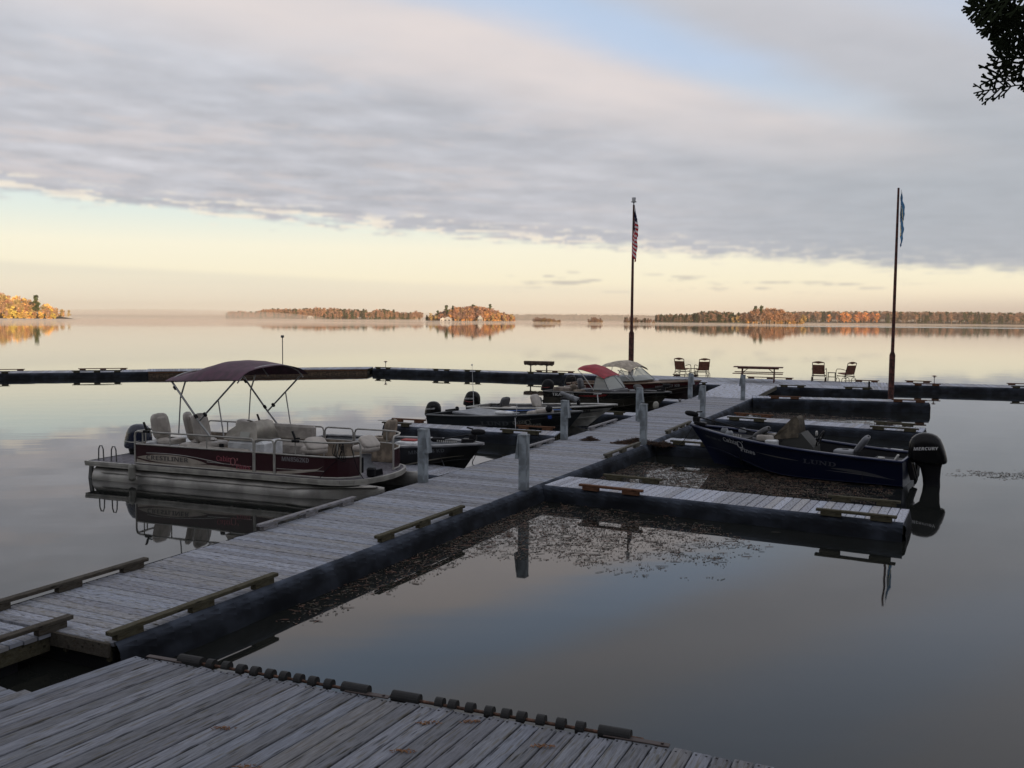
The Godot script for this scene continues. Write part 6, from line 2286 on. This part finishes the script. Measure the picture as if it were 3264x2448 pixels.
func near_deck() -> void:
	var o := Node3D.new()
	o.name = nm(self, "shore_deck")
	add_child(o, true)
	tag(o, "weathered grey plank deck across the bottom edge, row of black rollers along it", "dock", "")
	var e0 := Vector2(-3.41, -8.32)
	var e := Vector2(0.934, 0.357).normalized()
	var n := 56
	for i in n:
		var t := 0.145 * (i + 0.5)
		var d := Vector2(-0.53, 0.848).lerp(Vector2(-0.42, 0.907), clampf(t / 4.5, 0.0, 1.0)).normalized()
		var p := e0 + e * t
		plank(o, v3(p + d * rng.randf_range(-0.012, 0.012), 0.30), v3(p + d * 4.6, 0.30), 0.133, rng.randi() % 6)
	for i in 16:
		var t := 0.1375 * (i + 0.4)
		var d := Vector2(-0.53, 0.848).normalized()
		var p := Vector2(-3.91, -7.49) - Vector2(0.97, 0.25).normalized() * t
		plank(o, v3(p + d * rng.randf_range(-0.012, 0.012), 0.295), v3(p + d * 3.7, 0.295), 0.128, rng.randi() % 6)
	var b := Buf.new()
	b.bar(v3(e0 + Vector2(0.03, 0.07), 0.16), v3(e0 + e * 8.1 + Vector2(0, 0.07), 0.16), 0.045, 0.19, 0.004)
	b.bar(v3(e0 + Vector2(-0.02, 0.08), 0.16), v3(e0 + Vector2(-0.02, 0.08) + Vector2(-0.53, 0.848).normalized() * 4.5, 0.16), 0.045, 0.19, 0.004)
	for k in 3:
		b.bar(v3(e0 + e * 0.1 + Vector2(-0.5, 0.9) * (1.0 + 1.3 * k), 0.16), v3(e0 + e * 8.0 + Vector2(-0.5, 0.9) * (1.0 + 1.3 * k), 0.16), 0.045, 0.19)
	for k in 8:
		b.bar(v3(e0 + e * (0.3 + k * 1.05) + Vector2(-0.1, 0.25), 0.08), v3(e0 + e * (0.3 + k * 1.05) + Vector2(-0.1, 0.25), -1.2), 0.12, 0.12, 0.0, Vector3.RIGHT)
	put("under_frame", b, M.rail[2], o)
	# rollers on a pipe along the edge
	var out := Vector2(e.y, -e.x)
	var at := func(x: float, off: float) -> Vector2: return e0 + e * ((x + 3.41) / e.x) + out * off
	b = Buf.new()
	b.tube([v3(at.call(-2.98, 0.035), 0.305), v3(at.call(-1.18, 0.035), 0.305)], 0.014, 7)
	b.tube([v3(at.call(-0.99, 0.035), 0.305), v3(at.call(0.98, 0.035), 0.305)], 0.014, 7)
	put("axle_pipe", b, worn(0.17, 0.085, 0.055, 0.7, 0.3, 0.5, 6.0, 52), o)
	var rl := Buf.new()
	rl.prism(roller_outline(), 0.066, Vector3(0, 0, -0.033))
	var short_roller := rl.mesh()
	var rl2 := Buf.new()
	rl2.prism(roller_outline(), 0.245, Vector3(0, 0, -0.1225))
	var long_roller := rl2.mesh()
	var rub := worn(0.009, 0.009, 0.010, 0.75, 0.0, 0.4, 8.0, 53)
	var z := Vector3(e.x, 0, e.y)
	for x in [-2.66, -2.51, -2.36, -2.225, -2.08, -1.945, -1.81, -1.675, -1.53, -0.57, -0.46, -0.32, -0.165, -0.035, 0.085, 0.235, 0.385, 0.53]:
		var y := z.cross(Vector3(out.x, 0, out.y)).normalized()
		var bs := Basis(Vector3(out.x, 0, out.y), Vector3.UP, Vector3(out.x, 0, out.y).cross(Vector3.UP)) * Basis(Vector3(0, 0, 1), rng.randf_range(-0.35, 0.35))
		put("short_roller", short_roller, rub, o, Transform3D(bs, v3(at.call(x, 0.035), 0.305)))
	for x in [-2.87, -1.29, -0.85, 0.78]:
		var bs := Basis(Vector3(out.x, 0, out.y), Vector3.UP, Vector3(out.x, 0, out.y).cross(Vector3.UP)) * Basis(Vector3(0, 0, 1), rng.randf_range(-0.2, 0.2))
		put("long_roller", long_roller, rub, o, Transform3D(bs, v3(at.call(x, 0.035), 0.305)))
	for q in [[-3.30, -2.93], [-1.36, -0.98], [0.71, 1.17]]:
		b = Buf.new()
		b.bar(v3(at.call(q[0], 0.0), 0.309), v3(at.call(q[1], 0.0), 0.309), 0.055, 0.012, 0.003)
		b.tube([v3(at.call(q[1] - 0.05, 0.0), 0.312), v3(at.call(q[1] - 0.05, 0.0), 0.325)], 0.012, 6)
		put("bracket_plate", b, mat(0.06, 0.045, 0.042, 0.6, 0.3), o)
	# nail heads in rows near the plank ends
	b = Buf.new()
	for i in n:
		for k in 2:
			var p := e0 + e * (0.145 * (i + 0.25 + 0.5 * k)) + Vector2(-0.45, 0.89) * (0.055 + rng.randf() * 0.01)
			b.lathe([Vector2(0.009, 0.0), Vector2(0.007, 0.003)], v3(p, 0.303), 6)
	tag(put("nail_heads", b, M.black, o), "", "", "", "stuff")

func roller_outline() -> PackedVector2Array:
	# a rubber block that has worn flat underneath: rounded above, straight below
	var p := PackedVector2Array()
	for i in 11:
		var a := -0.35 + (PI + 0.7) * i / 10.0
		p.append(Vector2(cos(a) * 0.050, sin(a) * 0.052 + 0.006))
	return p

func boats() -> void:
	pontoon_boat()
	small_boat()
	grey_lund()
	white_boat()
	tracker_boat()
	red_boat()
	blue_boat()

func furniture() -> void:
	post(Vector2(-1.67, -17.43), 1.0, 0.30, "grey post beside the pontoon boat's bow, hood facing right")
	post(Vector2(0.23, -16.73), -1.0, 0.30, "nearest full-height grey post in front, by the nearest right finger dock")
	post(Vector2(1.36, -23.91), 1.0, 0.30, "grey post at the walkway seam's left end, before the charcoal boat's bow")
	post(Vector2(3.29, -23.05), -1.0, 0.30, "grey post with brown weed at its foot, right end of the seam")
	post(Vector2(3.92, -28.55), 1.0, 0.30, "grey post standing half behind the weed-footed one, left edge")
	post(Vector2(6.13, -29.72), -1.0, 0.30, "grey post above the dark blue boat's bow")
	post(Vector2(7.12, -37.0), 1.0, 0.30, "far grey post at the ramp foot, before the dark red boat's bow", 1.0)
	post(Vector2(9.05, -36.3), -1.0, 0.30, "far grey post at the ramp's right side, below the picnic table", 1.0)
	flagpole("left flagpole with a lantern on top and the striped flag", Vector3(6.75, 0, -52.75), 9.85, 2.65, 0.15, 0.085, true)
	flagpole("right flagpole with the blue flag, bent slightly, standing in the water", Vector3(16.80, 0, -41.07), 9.25, 1.95, 0.125, 0.075, false)
	hung_flag("striped_flag", "limp red, white and blue striped flag with stars on the left flagpole", Vector3(6.79, 9.75, -52.64), 0, 1.55, 1.85, 0.40, 0.3, 201)
	hung_flag("blue_flag", "limp blue flag with a pale seal on the right flagpole", Vector3(16.86, 9.1, -40.98), 1, 1.15, 1.55, 0.21, 1.4, 202)
	glider(Vector3(9.25, 0.335, -50.55), Vector2(0.62, -0.78), "brown patio chair seen side-on, leftmost of the four")
	glider(Vector3(10.28, 0.335, -50.15), Vector2(-0.10, -0.99), "brown patio chair seen from behind, second from left, left of the picnic table")
	glider(Vector3(15.72, 0.335, -47.55), Vector2(0.42, -0.91), "brown patio chair just right of the picnic table")
	glider(Vector3(17.0, 0.335, -47.15), Vector2(-0.42, -0.91), "rightmost brown patio chair, near the right flagpole")
	side_table(Vector3(9.95, 0.335, -50.9), Vector2(0.9, 0.4), "small dark table between the two left chairs")
	side_table(Vector3(16.5, 0.335, -47.9), Vector2(0.9, 0.4), "small dark table between the two right chairs")
	picnic_table()
	log_bench()
	path_lamp(Vector3(-7.85, 0.32, -57.6), "small capped lamp on the left outer dock's corner")
	path_lamp(Vector3(21.35, 0.32, -46.9), "small capped lamp on the outer dock right of the blue-flag pole")
	var o := thing("mooring_bollard", "dark iron bollard at the platform's near right corner", "bollard", Vector3(16.35, 0.335, -42.45))
	var b := Buf.new()
	b.lathe([Vector2(0.16, 0.0), Vector2(0.15, 0.03), Vector2(0.06, 0.07), Vector2(0.045, 0.12), Vector2(0.04, 0.33), Vector2(0.045, 0.35), Vector2(0.01, 0.36)], Vector3.ZERO, 12)
	put("bollard_body", b, M.black, o)

func litter() -> void:
	var cols := [Color(0.035, 0.028, 0.020), Color(0.05, 0.04, 0.03), Color(0.09, 0.045, 0.025), Color(0.03, 0.035, 0.02), Color(0.16, 0.12, 0.09), Color(0.025, 0.02, 0.018), Color(0.14, 0.07, 0.05)]
	weed_mat("floating_weed", "brown floating weed spread between the walkway and the nearest right finger dock", Vector2(0.75, -14.9), Vector2(0.875, 0.484), 3.3, 2.2, 7500, -0.05, 301, 0.006, cols)
	weed_mat("floating_weed", "thin strip of floating weed along the walkway's skirt", Vector2(-1.0, -13.4), WD, 3.6, 0.6, 2200, 0.1, 302, 0.006, cols)
	weed_mat("floating_weed", "dense floating weed left of the dark blue boat's hull", Vector2(4.2, -19.6), Vector2(0.875, 0.484), 3.6, 1.8, 13000, 0.2, 303, 0.006, cols)
	weed_mat("floating_weed", "brown weed in the slip beyond the third right finger dock", Vector2(9.2, -32.6), Vector2(0.90, 0.43), 4.2, 2.2, 9000, 0.1, 304, 0.006, cols)
	weed_mat("floating_weed", "weed in the narrow slip before the end platform", Vector2(12.2, -40.6), Vector2(0.90, 0.43), 3.0, 1.6, 1800, 0.0, 305, 0.006, cols)
	weed_mat("floating_weed", "loose trail of weed on open water right of the big outboard", Vector2(11.4, -20.6), Vector2(0.95, 0.10), 2.3, 0.9, 700, -0.45, 306, 0.006, cols)
	var dk := [Color(0.07, 0.035, 0.022), Color(0.045, 0.025, 0.018), Color(0.10, 0.055, 0.03), Color(0.03, 0.02, 0.015)]
	needle_clump("weed_clump", "small brown weed clump on the walkway left of the seam's middle", "weed clump", Vector3(2.02, 0.30, -23.75), Vector2(0.24, 0.12), 420, 0.14, dk, 0.12, 401, 0.006)
	needle_clump("weed_clump", "wide dark weed heap around the foot of the seam's right post", "weed clump", Vector3(3.12, 0.30, -23.25), Vector2(0.62, 0.24), 1100, 0.16, dk, 0.15, 402, 0.006)
	needle_clump("weed_clump", "dark weed draped over the walkway's corner right of the post", "weed clump", Vector3(3.86, 0.24, -23.35), Vector2(0.30, 0.22), 600, 0.16, dk, 0.12, 403, 0.006)
	var org := [Color(0.20, 0.085, 0.035), Color(0.15, 0.065, 0.03), Color(0.24, 0.12, 0.05)]
	needle_clump("cedar_litter", "big orange clump of dead cedar at the bottom edge", "cedar litter", Vector3(-1.20, 0.305, -5.98), Vector2(0.27, 0.11), 1700, 0.04, org, 0.06, 404, 0.005)
	needle_clump("cedar_litter", "orange cedar litter in the bottom left corner", "cedar litter", Vector3(-3.10, 0.305, -5.95), Vector2(0.16, 0.09), 420, 0.035, org, 0.03, 405)
	var r := RandomNumberGenerator.new()
	r.seed = 606
	for e in [[-0.62, -6.92, "orange needles in a seam near the middle rollers"], [-0.30, -6.95, "few orange needles beside the short rollers, right of the middle"], [-0.75, -6.45, "scattered orange needles near the bottom middle"], [-2.15, -6.8, "brown twig litter on the left part of the near deck"], [0.25, -6.55, "faint needles crossed on a plank below the right rollers"], [-1.8, -6.2, "orange needle trace above the big clump's left side"]]:
		needle_clump("cedar_litter", e[2], "cedar litter", Vector3(e[0], 0.305, e[1]), Vector2(0.10, 0.03), 40, 0.03, org, 0.01, r.randi())

func mist() -> void:
	# banks of morning mist lying on the far water
	for e in [["mist_bank", Vector3(-560, 0, -1500), Vector3(520, 30, 520), 0.0022], ["mist_bank", Vector3(-300, 0, -500), Vector3(560, 2.6, 460), 0.006], ["mist_bank", Vector3(-60, 0, -820), Vector3(900, 3.0, 420), 0.003], ["mist_bank", Vector3(250, 0, -2700), Vector3(2600, 44, 900), 0.0010], ["mist_bank", Vector3(200, 0, -1300), Vector3(1500, 4.0, 700), 0.0014]]:
		var f := FogVolume.new()
		f.name = nm(self, e[0])
		f.shape = RenderingServer.FOG_VOLUME_SHAPE_ELLIPSOID
		f.size = e[2]
		f.position = e[1]
		var m := FogMaterial.new()
		m.albedo = Color(1.0, 0.96, 0.92)
		m.density = e[3]
		f.material = m
		add_child(f, true)
		tag(f, "", "", "", "stuff")
